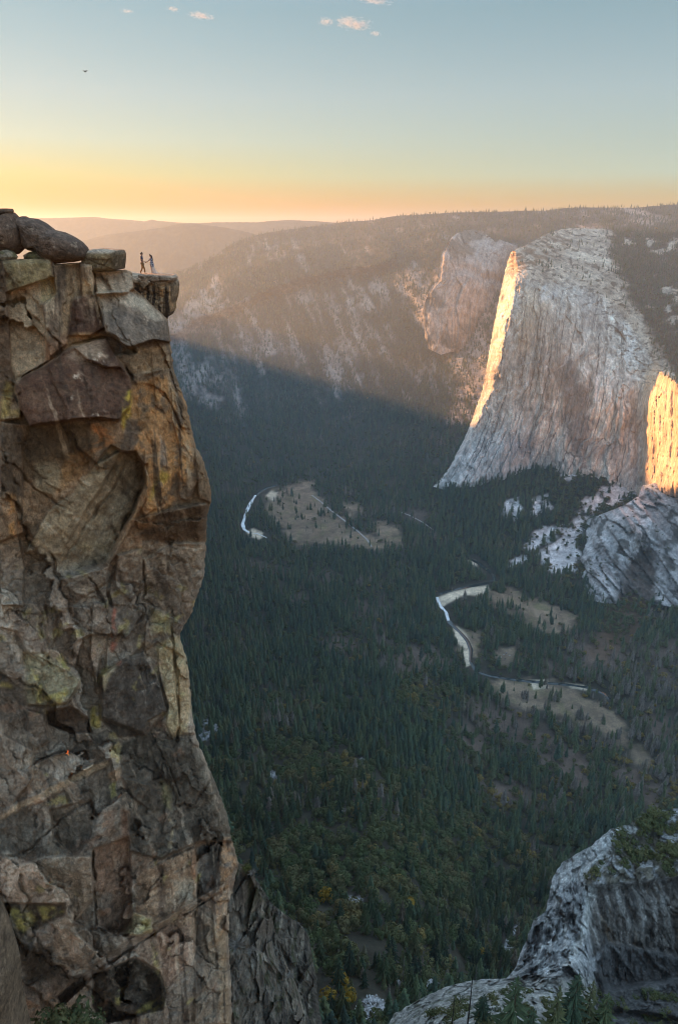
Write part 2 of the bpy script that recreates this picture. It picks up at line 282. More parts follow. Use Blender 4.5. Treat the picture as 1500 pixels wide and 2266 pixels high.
RIVER = [[(604, 1076), (590, 1079), (578, 1086), (566, 1096), (558, 1108), (549, 1125), (542, 1145), (537, 1160), (541, 1172), (552, 1179), (570, 1181), (590, 1190)],
         [(1036, 1236), (1058, 1246), (1076, 1260), (1090, 1272), (1094, 1284), (1076, 1291), (1040, 1298), (1000, 1306), (972, 1314)], [(966, 1322), (974, 1342), (986, 1354), (992, 1374), (1002, 1386), (1018, 1400), (1034, 1420), (1041, 1440), (1040, 1466), (1052, 1486), (1080, 1495), (1120, 1502), (1160, 1507), (1210, 1512), (1260, 1516), (1300, 1522), (1332, 1534), (1348, 1548)]]
ROAD = [[(690, 1096), (712, 1112), (735, 1132), (762, 1152), (792, 1176), (812, 1194), (822, 1210)], [(880, 1132), (905, 1140), (932, 1154), (958, 1172)], [(432, 852), (455, 862), (476, 871), (497, 884)]]
STONES = [[(770, 2262), (800, 2205), (830, 2200), (862, 2222), (852, 2250), (820, 2268), (790, 2290)], [(880, 2150), (910, 2150), (925, 2180), (905, 2190), (880, 2180)], [(925, 2160), (965, 2150), (975, 2175), (940, 2185)], [(440, 1595), (452, 1590), (490, 1600), (488, 1615), (452, 1640), (440, 1630)], [(797, 1676), (808, 1676), (808, 1692), (800, 1694)], [(1130, 2060), (1150, 2040), (1165, 2050), (1150, 2080), (1120, 2120), (1105, 2110)], [(735, 1790), (765, 1790), (765, 1802), (735, 1802)], [(770, 1985), (805, 1985), (800, 2005), (775, 2010)], [(960, 1992), (985, 1990), (985, 2002), (965, 2004)], [(590, 1705), (630, 1708), (628, 1722), (595, 1722)]]
nu = 670; uu = np.linspace(-260, 1790, nu)
rim_v = np.interp(uu, *np.array(RIM).T)
tA = np.r_[np.linspace(2560, 1000, 520)]; nB = 190
rows = [np.full(nu, v) for v in tA]+[1000+(rim_v-1000)*(k/nB) for k in range(1, nB+1)]
TVv = np.array(rows); TU = np.broadcast_to(uu, TVv.shape).copy(); TY = Yterr(TU, TVv)
P = world(TU, TVv, TY)
wall = sm(960, 880, TVv+ (TU < 1000)*0 + np.clip(TU-900, 0, 200)*.1)            # 1 on the far valley wall
lowp = sm(1650, 1950, TVv+np.clip(900-TU, 0, 400)*.3)                           # 1 on the near slope
n1 = fbm(P/900., 4, 11); n2 = fbm(P/260., 4, 12); n3 = fbm(P/70., 3, 13)
# gullies of the far wall run down and to the left in the picture
q = np.stack([P[..., 0]*.86+P[..., 2]*.5, P[..., 2]*.16-P[..., 0]*.05, P[..., 1]*.2], -1)
gl = fbm(q/230., 4, 14, ridged=True); gl2 = fbm(q/75., 3, 15, ridged=True)
edge = sm(0, .12, np.abs(TVv-rim_v[None])/400)
P[..., 1] -= wall*edge*(120*n1+75*gl+22*gl2+28*n2)
spur = lmask([(395, 700), (440, 668), (480, 655), (520, 640), (560, 622), (600, 606), (650, 588), (700, 575), (760, 562), (830, 556)], TU, TVv, 46)
P[..., 1] -= wall*spur*170
riv = np.zeros(TU.shape)
for r_ in RIVER: riv = np.maximum(riv, lmask(r_, TU, TVv, 12))
rd_ = np.zeros(TU.shape)
for r_ in ROAD: rd_ = np.maximum(rd_, lmask(r_, TU, TVv, 5))
P[..., 2] += (1-np.maximum(riv, rd_))*(1-wall)*(5*n2+2.5*n3)*sm(1750, 1600, TVv)*.6+lowp*(14*n2+7*n3)+wall*edge*8*n3*(1-rd_)
P[..., 2] += wall*(1-edge)*10*n2
ub, vb = TU+14*fbm(P/120., 3, 21), TVv+9*fbm(P/120., 3, 22)
tc_ = np.zeros(P.shape)+np.array([.042, .038, .026]); tc_ *= (1+.5*fbm(P/30., 3, 23))[..., None]
dens = np.ones(TU.shape); bush = .20+.25*sm(.0, .3, fbm(P/120., 3, 25))+.4*sm(-.05, .3, fbm(P/230., 3, 24)+.1)*sm(1480, 1750, TVv); snag = .05+.45*sm(.05, .3, fbm(P/170., 3, 26))*sm(1230, 1400, TVv)
med = np.zeros(TU.shape)
mw = fbm(P/26., 4, 35)
for k, m in enumerate(MEADOW):
    lo_, hi_ = np.min(m, 0)-60, np.max(m, 0)+60; bb = (TU > lo_[0]) & (TU < hi_[0]) & (TVv > lo_[1]) & (TVv < hi_[1]); d_ = np.full(TU.shape, -99.); d_[bb] = sdf(m, ub[bb], vb[bb]); med = np.maximum(med, sm(-.3, .3, d_/34.+.6*mw+.3*n2))
bare = np.zeros(TU.shape)
for m in BARE: bare = np.maximum(bare, pmask(m, TU+30*n2+14*mw, TVv+24*n3+10*mw, 22))
mc = np.array([.205, .15, .10])*(1+.45*fbm(P/60., 4, 27)+.3*n2)[..., None]; mc = mix(mc, (.15, .14, .06), sm(.05, .35, fbm(P/45., 4, 36))*.7); mc = mix(mc, (.30, .23, .155), sm(.1, .4, fbm(P*np.array([1, .35, 1])/30., 4, 37))*.6)
tc_ = tc_*(1-med[..., None])+mc*med[..., None]
tc_ = mix(tc_, (.15, .105, .08), bare*.8)
clr = med.copy()
for m in MEADOW: clr = np.maximum(clr, pmask([(a_, b_+14) for a_, b_ in m], ub, vb, 12))
for r_ in RIVER:
    for k_ in (0, 7, 14): clr = np.maximum(clr, lmask([(a_, b_+k_) for a_, b_ in r_], TU, TVv, 9))
for r_ in ROAD:
    for k_ in (0, 6, 12): clr = np.maximum(clr, .9*lmask([(a_, b_+k_) for a_, b_ in r_], TU, TVv, 4))
dens *= (1-(.975-.16*sm(.05, .35, fbm(P/48., 3, 39)))*clr)*(1-.55*bare); snag += bare*.5+.1*med
tal = np.zeros(TU.shape)
for m in TALUS: tal = np.maximum(tal, pmask(m, ub+16*fbm(P/38., 4, 40), vb+12*fbm(P/38., 4, 50), 7))
tal *= sm(-.38, -.06, fbm(P/np.array([45., 45., 45.]), 5, 28)+.15*mw); tcol = np.array([.60, .59, .58])*(1+.4*fbm(P/14., 3, 29))[..., None]
tc_ = tc_*(1-tal[..., None])+tcol*tal[..., None]; dens *= 1-.97*tal
snd = np.zeros(TU.shape)
for m in SAND:
    snd = np.maximum(snd, pmask(m, TU, TVv, 3)); dens *= 1-pmask([(a_, b_+14) for a_, b_ in m], TU, TVv, 5)
tc_ = mix(tc_, (.62, .52, .38), snd); dens *= 1-snd
stn = np.zeros(TU.shape)
for m in STONES: stn = np.maximum(stn, pmask(m, TU+3*n3, TVv, 4))
stn *= sm(-.25, .1, fbm(P/6., 3, 30)); tc_ = mix(tc_, (.42, .42, .43), stn); dens *= 1-.9*stn
# pale granite showing on the far wall: streaks along the gullies and patches
rk = .8*fbm(q/np.array([60., 210., 110.]), 6, 31, .62)+.55*fbm(P/330., 3, 32)+.14*fbm(P/35., 3, 38)
lowleft = sm(620, 420, TU)*sm(700, 820, TVv)*sm(930, 860, TVv)
rzone = sm(570, 640, TVv+.16*np.clip(800-TU, 0, 400)*-1)*sm(880, 740, TVv-30*sm(600, 450, TU))
rmask = wall*np.clip(sm(-.12, .34, rk+.2*rzone-.16+.25*lowleft)+0, 0, 1)
RP = [[(880, 640), (905, 600), (960, 590), (980, 640), (1060, 700), (1070, 800), (1060, 850), (1010, 820), (960, 780), (930, 740), (910, 700)], [(890, 600), (925, 590), (935, 640), (900, 650)], [(785, 650), (830, 630), (850, 660), (830, 690), (790, 685)], [(560, 720), (600, 730), (620, 780), (570, 790), (545, 760)], [(500, 760), (540, 780), (520, 830), (485, 820)], [(440, 640), (520, 620), (540, 680), (470, 730), (400, 745), (390, 720)], [(1000, 850), (1060, 830), (1075, 830), (1050, 900), (1030, 940), (990, 938), (985, 925), (1010, 890)],
      [(985, 925), (1010, 880), (1040, 840), (1078, 825), (1066, 880), (1040, 938), (1000, 940)], [(1430, 462), (1330, 458), (1340, 475), (1440, 480)], [(1390, 480), (1460, 480), (1450, 492), (1400, 490)], [(400, 850), (470, 780), (500, 790), (440, 860), (400, 890)], [(455, 862), (495, 880), (480, 905), (440, 890)], [(480, 560), (500, 545), (508, 550), (470, 575)], [(705, 840), (718, 838), (700, 868), (692, 866)]]
for m in RP: rmask = np.maximum(rmask, pmask(m, ub, vb, 8)*sm(-.35, .15, fbm(q/60., 4, 33)))
rcol = np.array([.27, .23, .20])*(1+.5*fbm(q/np.array([22., 90., 40.]), 4, 34))[..., None]
tc_ = tc_*(1-rmask[..., None])+rcol*rmask[..., None]; dens *= 1-.68*rmask
tc_ = np.where((wall > .5)[..., None], np.maximum(tc_, .02), tc_)
for m in ([(1282, 1180), (1430, 1100), (1490, 1100), (1500, 1335), (1300, 1335)],): dens *= 1-.9*pmask(m, TU, TVv, 4)*sm(1340, 1260, TVv)
brn = pmask([(1380, 1240), (1450, 1230), (1450, 1330), (1400, 1420), (1320, 1480), (1300, 1440), (1340, 1350)], ub, vb, 10)
tc_ = mix(tc_, (.10, .06, .035), brn*.7); dens *= 1-.45*brn; bush = np.clip(bush+.6*brn, 0, .95)
yl = pmask([(870, 1500), (960, 1490), (1000, 1540), (960, 1590), (880, 1580)], ub, vb, 20)
bush = np.clip(bush+.7*yl+.5*pmask([(560, 1650), (760, 1640), (800, 1700), (640, 1730)], ub, vb, 25)+.6*pmask([(600, 1850), (1000, 1800), (1100, 1900), (1000, 2000), (800, 2000), (650, 2000)], ub, vb, 40), 0, .93)
bush = np.clip(bush+.5*sm(1150, 1250, TU)*sm(1330, 1250, TVv)*sm(1020, 1060, TVv)*(TU > 1060), 0, .93)
# back of the rim: the high plateau runs on behind the skyline
back = []; bc = []
for k, (dy, dz) in enumerate([(150, -12), (500, -60), (1500, -160), (4000, -420)]):
    b = P[-1].copy(); b *= (1+dy/b[..., 1:2]); b[..., 2] = P[-1][..., 2]+dz; back.append(b); bc.append(tc_[-1])
PT = np.concatenate([P, np.array(back)]); CT = np.concatenate([tc_, np.array(bc)])
M_GROUND = rock_mat('forest_floor_and_granite', (.012, .06, .25), bump=.25, dist=3, lo=.65, hi=1.3)
link('terrain', grid_mesh('terrain', PT, CT), M_GROUND, kind='structure', label='wooded valley floor and granite valley wall running to the skyline')
# ---------------------------------------------------------------- far ridges
M_FAR = rock_mat('far_forest', (.004, .02), bump=.3, dist=15, lo=.6, hi=1.4)
def ridge(name, sky_pts, Y, drop, depth, seed, rough_px=1.2, label=''):
    n = 420; us = np.linspace(sky_pts[0][0], sky_pts[-1][0], n); vs = np.interp(us, *np.array(sky_pts, float).T)
    top = world(us, vs, Y); j = fbm(np.stack([us/6., us*0, us*0+seed], -1), 3, seed)*rough_px*Y/F
    rows = []; ts = [-1.2, -.6, -.2]+list(np.linspace(0, 1, 40))
    for t in ts:
        r = top.copy()
        if t < 0: r[:, 1] += -t*2500; r[:, 2] += t*drop*.5
        else: r[:, 1] -= t*depth; r[:, 0] *= r[:, 1]/Y; r[:, 2] -= drop*t**.9
        rows.append(r)
    R = np.array(rows); a = np.clip(np.array(ts), 0, 1)[:, None]
    R[..., 2] += (fbm(R/700., 4, seed+3)*120+fbm(R*np.array([1, .3, .3])/260., 3, seed+5, ridged=True)*70)*np.minimum(1, a*4)
    R[..., 2] += np.where(np.array(ts)[:, None] == 0, np.abs(j)[None]*1.5, 0)
    c = np.zeros(R.shape)+np.array([.05, .043, .032]); c = mix(c, (.25, .21, .18), sm(.25, .5, fbm(R/400., 4, seed+9))*.5)
    link(name, grid_mesh(name, R, c, flip=True), M_FAR, kind='structure', label=label)
ridge('hill', [(-300, 500), (0, 488), (90, 483), (150, 482), (210, 480), (240, 484), (290, 487), (320, 490), (335, 486), (350, 489), (400, 493), (440, 494), (480, 492), (520, 492), (570, 492), (600, 489), (640, 487), (690, 489), (745, 493), (900, 500)], 9000, 900, 1500, 41, label='farthest hazy forested ridge on the skyline')
ridge('hill', [(-300, 560), (100, 548), (193, 531), (233, 520), (300, 512), (367, 503), (393, 496), (433, 495), (470, 500), (500, 504), (540, 512), (600, 528), (700, 560)], 7400, 800, 900, 42, label='hazy forested ridge below the farthest skyline ridge')
ridge('hill', [(-300, 700), (150, 655), (250, 632), (330, 612), (367, 603), (420, 592), (467, 580), (510, 566), (560, 560), (640, 560)], 6300, 550, 500, 43, label='low hazy ridge catching the sun just behind the overlook ledge')
# ---------------------------------------------------------------- the great cliff on the right
EL_L = [(1130, 558), (1122, 580), (1115, 610), (1108, 640), (1100, 680), (1092, 720), (1083, 770), (1075, 820), (1065, 870), (1050, 910), (1038, 945), (1020, 985), (1000, 1020), (980, 1050), (958, 1077)]
EL_T = [(1130, 558), (1145, 550), (1162, 543), (1185, 530), (1210, 517), (1240, 508), (1265, 505), (1290, 505), (1340, 507), (1380, 510), (1440, 512), (1500, 514), (1600, 516), (1780, 520)]
EL_B = [(958, 1077), (985, 1084), (1020, 1086), (1060, 1082), (1100, 1068), (1140, 1052), (1185, 1043), (1225, 1056), (1260, 1062), (1300, 1060), (1345, 1078), (1390, 1095), (1430, 1120), (1480, 1150), (1560, 1180), (1780, 1210)]
EL_L = [tuple(x) for x in jag(EL_L, 3., 141)]; EL_T = jag(EL_T, 3., 143, vert=1); EL_T[0] = EL_L[0]; EL_T = [tuple(x) for x in EL_T]
def base_y(u, v): return float(Yterr(np.array(u), np.array(v)))
ctrl = [(u, v, base_y(u, v)) for u, v in [(1000, 1080), (1100, 1064), (1185, 1036), (1260, 1052), (1345, 1068), (1400, 1090)]]
ctrl += [(958, 1077, base_y(985, 1079)+30), (1150, 640, 2790), (1095, 840, 2730), (1060, 960, 2690), (1120, 1000, 2640), (1260, 700, 2760), (1260, 880, 2660), (1390, 860, 2580), (1420, 900, 2530), (1400, 1000, 2500),
         (1170, 600, 2860), (1210, 560, 3200), (1240, 508, 3700), (1330, 507, 3800), (1330, 620, 3000), (1430, 512, 3800), (1420, 740, 2790), (1450, 650, 3050), (1500, 514, 3750), (1500, 700, 2850), (1500, 830, 2520), (1780, 520, 3500), (1780, 900, 2330), (1780, 1200, 2050), (1480, 1100, 2340), (1420, 1090, 2400), (1560, 1000, 2380)]
eu, ev, es, et = coons(EL_T, EL_B, EL_L, [(1780, 520), (1780, 1210)], 520, 430)
EY = tps(ctrl, eu, ev)
EP0 = world(eu, ev, EY)
# west-facing strip behind the nose
lw = np.interp(ev, [556, 600, 640, 700, 800, 880, 930, 990, 1080], [10, 28, 33, 29, 24, 19, 15, 11, 5])*(1+.45*fbm(np.stack([ev/40., ev*0, eu/60.], -1), 4, 51))
uL = np.interp(ev, [p[1] for p in EL_L], [p[0] for p in EL_L]); e = np.where(ev > 556, eu-uL, 60)
EY = EY+np.where(e < lw, 230*np.clip(1-e/lw, 0, 1)**1.25, 0)*sm(1085, 1030, ev)
# right-hand bay: a crease, then a wall that turns to face the low sun
uc = np.interp(ev, [770, 800, 830, 900, 1000, 1070, 1130], [1466, 1450, 1427, 1420, 1423, 1418, 1400])
top_r = 806+np.clip(eu-1455, 0, 400)*.75+22*fbm(np.stack([eu/26., ev*0, ev*0], -1), 4, 94)
turn = np.clip(eu-uc, 0, 90)*sm(-12, 12, ev-top_r)*sm(1150, 1075, ev-np.clip(eu-1440, 0, 100)*-.2)
pocket = np.exp(-((eu-uc+8)/11.)**2)*sm(790, 830, ev)*sm(1110, 1060, ev)
EY = EY-turn*3.9+pocket*20
# flutes, arches, plates
wq = np.stack([fbm(EP0/120., 3, 65), fbm(EP0/120., 3, 66)*.5, fbm(EP0/150., 3, 67)], -1)
fl = np.stack([es*30+1.5*wq[..., 0], et*5.5+wq[..., 2], es*0], -1); stre = fbm(fl, 5, 53); stre2 = fbm(np.stack([es*85+2*wq[..., 0], et*11, es*0+3], -1), 4, 54)
fc, fe, fh = facets(EP0/np.array([110., 170., 420.])+.35*wq, 55, 30, 10)
fc2, fe2, fh2 = facets(EP0/np.array([30., 60., 110.])+.6*wq, 56, 9, 4)
face = sm(0, 30, ev-np.interp(eu, [1130, 1150, 1200, 1260, 1330, 1380, 1420, 1450, 1500, 1780], [575, 600, 612, 610, 640, 690, 745, 800, 860, 900]))   # 0 on the dome top
EY = EY-(fc*.35+fc2*.7+11*stre+5*stre2+5*fbm(EP0/np.array([14., 20., 30.]), 4, 68))*(.3+.7*face)*sm(0, 14, e)-(1-face)*12*fbm(EP0/60., 4, 57)
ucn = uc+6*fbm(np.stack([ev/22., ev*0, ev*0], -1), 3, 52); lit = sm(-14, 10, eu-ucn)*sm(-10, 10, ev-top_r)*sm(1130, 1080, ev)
EY = EY+lit*(44*fbm(np.stack([eu/13., ev/150., eu*0], -1), 4, 44)+12*fbm(np.stack([eu/5., ev/40., eu*0], -1), 3, 45))
st_m = sm(1.25, .9, e/np.maximum(lw, 1))*(ev > 556); EY = EY+st_m*(20*fbm(np.stack([eu/9.+ev/60., ev/17., eu*0], -1), 4, 34)+9*fbm(np.stack([eu/4., ev/7., eu*0], -1), 3, 35))*sm(0, 5, e)
lines = np.zeros(eu.shape); lr = np.random.default_rng(46)
for _ in range(120):
    s0, t0, ln_ = lr.uniform(.02, .72), lr.uniform(.05, .85), lr.uniform(.06, .4); wig = .010*fbm(np.stack([et*9, et*0+s0*40, et*0], -1), 3, 47)+lr.uniform(-.03, .03)*(et-t0)
    lines = np.maximum(lines, (1-sm(.0004, .0016, np.abs(es-s0-wig)))*sm(t0, t0+.03, et)*sm(t0+ln_, t0+ln_-.05, et)*lr.uniform(.35, 1))
for ln_, w_ in [([(1262, 878), (1248, 905), (1244, 950), (1252, 1000), (1275, 1012)], 2.2), ([(1262, 878), (1290, 866), (1304, 890), (1302, 940)], 2.2), ([(1215, 905), (1180, 950), (1160, 990)], 1.8), ([(1190, 640), (1202, 700), (1196, 760), (1216, 830), (1210, 880)], 2), ([(1150, 660), (1158, 760), (1142, 860)], 1.6), ([(1290, 985), (1330, 970), (1352, 990), (1350, 1020)], 2), ([(1330, 660), (1342, 740), (1334, 830), (1350, 900)], 1.8), ([(1290, 700), (1282, 790), (1296, 850)], 1.6), ([(1380, 760), (1376, 850), (1392, 930), (1386, 1010)], 1.8), ([(1100, 860), (1090, 940), (1070, 1000)], 1.6)]:
    lines = np.maximum(lines, .45*lmask(ln_, eu+22*stre, ev+14*stre2, w_))
EY = EY+lines*face*7
EP = world(eu, ev, EY)
EYx = lambda: None
# granite colours, with low-sun warmth painted on the right-hand bay
c = np.zeros(EP.shape)+np.array([.50, .455, .405])
c *= (1+.4*stre+.28*stre2+.5*fbm(EP/40., 5, 58)+.7*fbm(EP/np.array([150., 150., 210.]), 4, 48)+.4*fbm(EP/np.array([14., 20., 20.]), 4, 49))[..., None]
wu, wv = eu+10*fbm(EP/70., 4, 59), ev+14*fbm(EP/70., 4, 60)
c = mix(c, (.56, .55, .54), sm(900, 1040, ev)*sm(1260, 1120, eu)*.8)
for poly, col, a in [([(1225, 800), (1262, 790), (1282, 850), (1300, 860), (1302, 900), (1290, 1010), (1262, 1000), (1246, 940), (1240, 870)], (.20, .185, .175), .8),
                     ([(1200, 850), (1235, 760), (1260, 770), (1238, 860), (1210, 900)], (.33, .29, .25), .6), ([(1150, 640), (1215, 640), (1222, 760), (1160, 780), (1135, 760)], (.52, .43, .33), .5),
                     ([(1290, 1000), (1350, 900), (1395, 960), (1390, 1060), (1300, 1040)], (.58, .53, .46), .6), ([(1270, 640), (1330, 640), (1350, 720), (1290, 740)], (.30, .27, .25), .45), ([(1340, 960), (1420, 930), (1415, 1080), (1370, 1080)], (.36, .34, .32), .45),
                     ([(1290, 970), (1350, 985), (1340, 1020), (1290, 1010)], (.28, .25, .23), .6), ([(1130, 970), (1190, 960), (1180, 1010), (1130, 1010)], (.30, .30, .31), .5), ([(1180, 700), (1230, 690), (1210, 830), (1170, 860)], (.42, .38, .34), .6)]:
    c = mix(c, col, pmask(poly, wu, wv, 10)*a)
c = mix(c, (.17, .15, .135), sm(.12, .42, fbm(np.stack([es*38+2*wq[..., 0], et*5, es*0+9], -1), 5, 61)+.15*stre)*face*.6); c = mix(c, (.13, .115, .105), lines*face*.85*sm(-.25, .1, fbm(EP/28., 3, 40)))          # dark water streaks
c = mix(c, (.66, .63, .60), sm(.18, .42, fbm(np.stack([es*34+2*wq[..., 0], et*6, es*0+19], -1), 5, 62))*face*.5)
c = mix(c, (.24, .20, .17), (1-sm(.0, .022, fe2))*face*.3*sm(-.1, .2, fbm(EP0/140., 3, 69)))
c = mix(c, (.60, .46, .33), lit*.7)  # sunlit warmth of the bay mixed into its rock colour
dq = fbm(np.stack([eu/50., ev/30., eu*0], -1), 3, 41); dm = fbm(np.stack([eu/15.+2*dq, ev/7.+eu/60.+2*dq, eu*0], -1), 5, 43); c = mix(c, (.46, .41, .36), sm(-.1, .2, -dm)*(1-face)*.4); c = mix(c, (.11, .085, .06), sm(.12, .26, dm+.2*fbm(EP/120., 3, 63))*(1-face)*.75); c = mix(c, (.13, .105, .08), sm(.1, .25, fbm(np.stack([eu/16.-ev/16., ev/7.+eu/40., eu*0], -1), 4, 42))*pmask([(1230, 612), (1330, 620), (1440, 770), (1460, 860), (1400, 850), (1330, 720)], wu, wv, 20)*.6)
slopeR = pmask([(1350, 500), (1352, 560), (1372, 620), (1412, 690), (1450, 760), (1485, 830), (1505, 850), (1790, 900), (1790, 500)], wu+26*fbm(EP/100., 4, 91), wv+22*fbm(EP/100., 4, 92), 14)
grn = slopeR*sm(-.2, .05, fbm(np.stack([eu/60.-ev/200., ev/26.+eu/90., eu*0], -1), 5, 64)+.24-.35*pmask([(1460, 640), (1520, 640), (1520, 780), (1480, 720)], eu, ev, 10)-.3*pmask([(1420, 520), (1510, 520), (1510, 560), (1430, 560)], eu, ev, 12))
c = mix(c, (.055, .047, .032), grn*.85)
loR = sm(1085, 1115, ev)*sm(1390, 1440, eu); c = mix(c, (.30, .28, .27), loR*.8)
c = mix(c, (.22, .15, .095), pmask([(1125, 560), (1165, 540), (1215, 515), (1250, 505), (1260, 540), (1215, 575), (1180, 600), (1140, 600)], wu, wv, 14)*sm(-.15, .2, fbm(EP/np.array([40., 60., 22.]), 4, 93))*.8)
c = np.clip(.40*(np.clip(c, .01, 1)/.40)**1.45, .02, .82)
c = c*(1-(1-face)[..., None]*np.array([.16, .24, .32]))
# wrap the silhouette round to the back
vr = lambda q, w_: q+q/np.linalg.norm(q, axis=-1, keepdims=True)*w_
bk1 = vr(EP[:, :1], 220)+np.array([40, 0, -5.]); bk2 = vr(EP[:, :1], 900)+np.array([260, 0, -40.])
EPx = np.concatenate([bk2, bk1, EP], 1); cx = np.concatenate([c[:, :1], c[:, :1], c], 1)
tp1 = vr(EPx[:1], 400)+np.array([30, 0, -14.]); tp2 = vr(EPx[:1], 1500)+np.array([80, 0, -90.])
EPx = np.concatenate([tp2, tp1, EPx]); cx = np.concatenate([cx[:1], cx[:1], cx])
M_EL = rock_mat('pale_granite', (.03, .12, .4), stretch=(1, 1, .22), bump=.8, dist=5.0, lo=.66, hi=1.28)
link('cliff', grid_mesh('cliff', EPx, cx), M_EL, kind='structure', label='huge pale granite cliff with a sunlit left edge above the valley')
# ---------------------------------------------------------------- second buttress behind it, and the outcrop below its right end
def patch(name, top, bot, left, right, ns, nt_, yctrl, relief, colfn, mat, label, wrapL=0, wrapT=None, wrapR=0, kind='structure'):
    rg = 3.5 if nt_ > 100 else 0; top, left, right = jag(top, rg, ns, vert=1), jag(left, rg, ns+1), jag(right, rg, ns+2)
    u, v, s, t = coons(top, bot, left, right, ns, nt_); Y = tps(yctrl, u, v); p0 = world(u, v, Y)
    Y = relief(u, v, s, t, Y, p0); p = world(u, v, Y); c = colfn(u, v, s, t, p)
    ray_ = lambda q, w_: q+q/np.linalg.norm(q, axis=-1, keepdims=True)*w_[0]+np.array([w_[1], 0, w_[2]])
    if wrapL: p = np.concatenate([ray_(p[:, :1], wrapL), p], 1); c = np.concatenate([c[:, :1], c], 1)
    if wrapR: p = np.concatenate([p, ray_(p[:, -1:], wrapR)], 1); c = np.concatenate([c, c[:, -1:]], 1)
    if wrapT: p = np.concatenate([ray_(p[:1], wrapT), p]); c = np.concatenate([c[:1], c])
    link(name, grid_mesh(name, p, c), mat, kind=kind, label=label)
    return u, v, p, c
def rel2(u, v, s, t, Y, p):
    f, e_, _ = facets(p/np.array([60, 120, 200.]), 71, 22, 8); el = np.clip(1-s/.12, 0, 1)**1.5
    return Y+el*25-f*.7-16*fbm(np.stack([s*26, t*3, s*0], -1), 4, 72)-12*fbm(p/45, 4, 73)+40*np.exp(-((t-.32)/.04)**2)*s
def col2(u, v, s, t, p):
    c = np.zeros(p.shape)+np.array([.37, .32, .28]); c *= (1+.6*fbm(np.stack([s*40, t*4, s*0], -1), 4, 74)+.5*fbm(p/40, 4, 75))[..., None]
    c = mix(c, (.10, .085, .06), sm(.0, .3, fbm(p/150, 4, 76)+.25*sm(.45, .0, t)-.1)*.8)
    c = mix(c, (.2, .17, .15), sm(.6, .9, s)*.5); return mix(c, (.075, .062, .045), np.clip(sm(.16, .0, s)*sm(.3, .5, t)+sm(.72, .98, t), 0, 1)*sm(-.25, .15, fbm(p/60, 4, 95))*.9)
patch('cliff', [(1000, 524), (1015, 514), (1035, 508), (1070, 514), (1096, 536), (1105, 530), (1122, 536), (1150, 548)], [(948, 772), (975, 785), (1000, 778), (1030, 790), (1060, 800), (1100, 810)], [(1000, 524), (988, 540), (978, 560), (972, 590), (968, 622), (950, 640), (942, 662), (934, 690), (938, 715), (940, 745), (948, 772)], [(1150, 548), (1130, 660), (1100, 810)], 150, 190,
      [(1000, 524, 4230), (1040, 508, 4500), (1122, 536, 4330), (970, 620, 4060), (1040, 620, 4080), (1110, 640, 4200), (905, 690, 4020), (948, 772, 3930), (1000, 700, 3990), (1030, 790, 3930), (1100, 810, 4000), (1090, 700, 4080)],
      rel2, col2, M_EL, 'grey buttress half hidden behind the great cliff', wrapL=(350, 30, 0), wrapT=(400, 0, -12))
def rel3(u, v, s, t, Y, p):
    d = np.stack([p[..., 0]*.75+p[..., 2]*.5, p[..., 1]*.2, p[..., 2]*.3-p[..., 0]*.25], -1)
    f, e_, _ = facets(d/np.array([26, 34, 60.]), 77, 26, 11); el = np.clip(1-s/.12, 0, 1)**1.6
    gul = pmask([(1420, 1200), (1448, 1215), (1452, 1360), (1350, 1360)], u+10*fbm(p/30, 3, 84), v, 24)
    return Y+el*70-f-26*fbm(d/60, 4, 78)-9*fbm(p/16, 3, 79)+gul*38
def col3(u, v, s, t, p):
    d = np.stack([p[..., 0]*.75+p[..., 2]*.5, p[..., 1]*.2, p[..., 2]*.3-p[..., 0]*.25], -1)
    c = np.zeros(p.shape)+np.array([.52, .505, .495]); c *= (1+.55*fbm(d/40, 4, 80)+.45*fbm(d/np.array([9, 20, 26.]), 4, 88))[..., None]
    hi = pmask([(1282, 1215), (1290, 1160), (1330, 1135), (1400, 1115), (1420, 1070), (1452, 1070), (1440, 1110), (1380, 1150), (1330, 1185), (1300, 1215)], u+8*fbm(p/40, 3, 81), v, 12)
    c = mix(c, (.66, .64, .62), hi*(.55+.45*fbm(d/22, 4, 89)))
    g = pmask([(1425, 1205), (1450, 1225), (1450, 1360), (1350, 1360), (1385, 1260)], u+14*fbm(p/30, 3, 84), v+8*fbm(p/20, 3, 83), 10); c = mix(c, (.09, .06, .04), g*.9)
    c = mix(c, (.14, .13, .125), sm(.0, .25, fbm(d/np.array([60, 80, 120.]), 4, 90))*.6); return mix(c, (.055, .052, .04), sm(.08, .26, fbm(p/45, 4, 82))*.8)
pu3, pv3, pp3, pc3 = patch('cliff', [(1285, 1180), (1300, 1150), (1330, 1138), (1380, 1118), (1412, 1098), (1420, 1075), (1450, 1068), (1500, 1062), (1600, 1075), (1780, 1110)], [(1288, 1310), (1312, 1330), (1345, 1336), (1380, 1336), (1440, 1336), (1500, 1345), (1780, 1360)], [(1285, 1180), (1280, 1220), (1284, 1260), (1288, 1310)], [(1780, 1110), (1780, 1360)], 190, 110,
      [(1285, 1180, base_y(1285, 1180)-25), (1288, 1310, base_y(1288, 1325)-15), (1345, 1336, base_y(1345, 1336)-20), (1420, 1080, 2290), (1500, 1062, 2200), (1380, 1150, 2100), (1440, 1336, base_y(1440, 1336)-20), (1500, 1345, base_y(1500, 1345)-30), (1500, 1200, 1990), (1780, 1360, 1750), (1780, 1110, 1950), (1420, 1220, 2030)],
      rel3, col3, M_EL, 'pale ribbed outcrop below the right end of the great cliff', wrapL=(200, 20, 0), wrapT=(160, 0, -8), wrapR=(300, 40, 0))
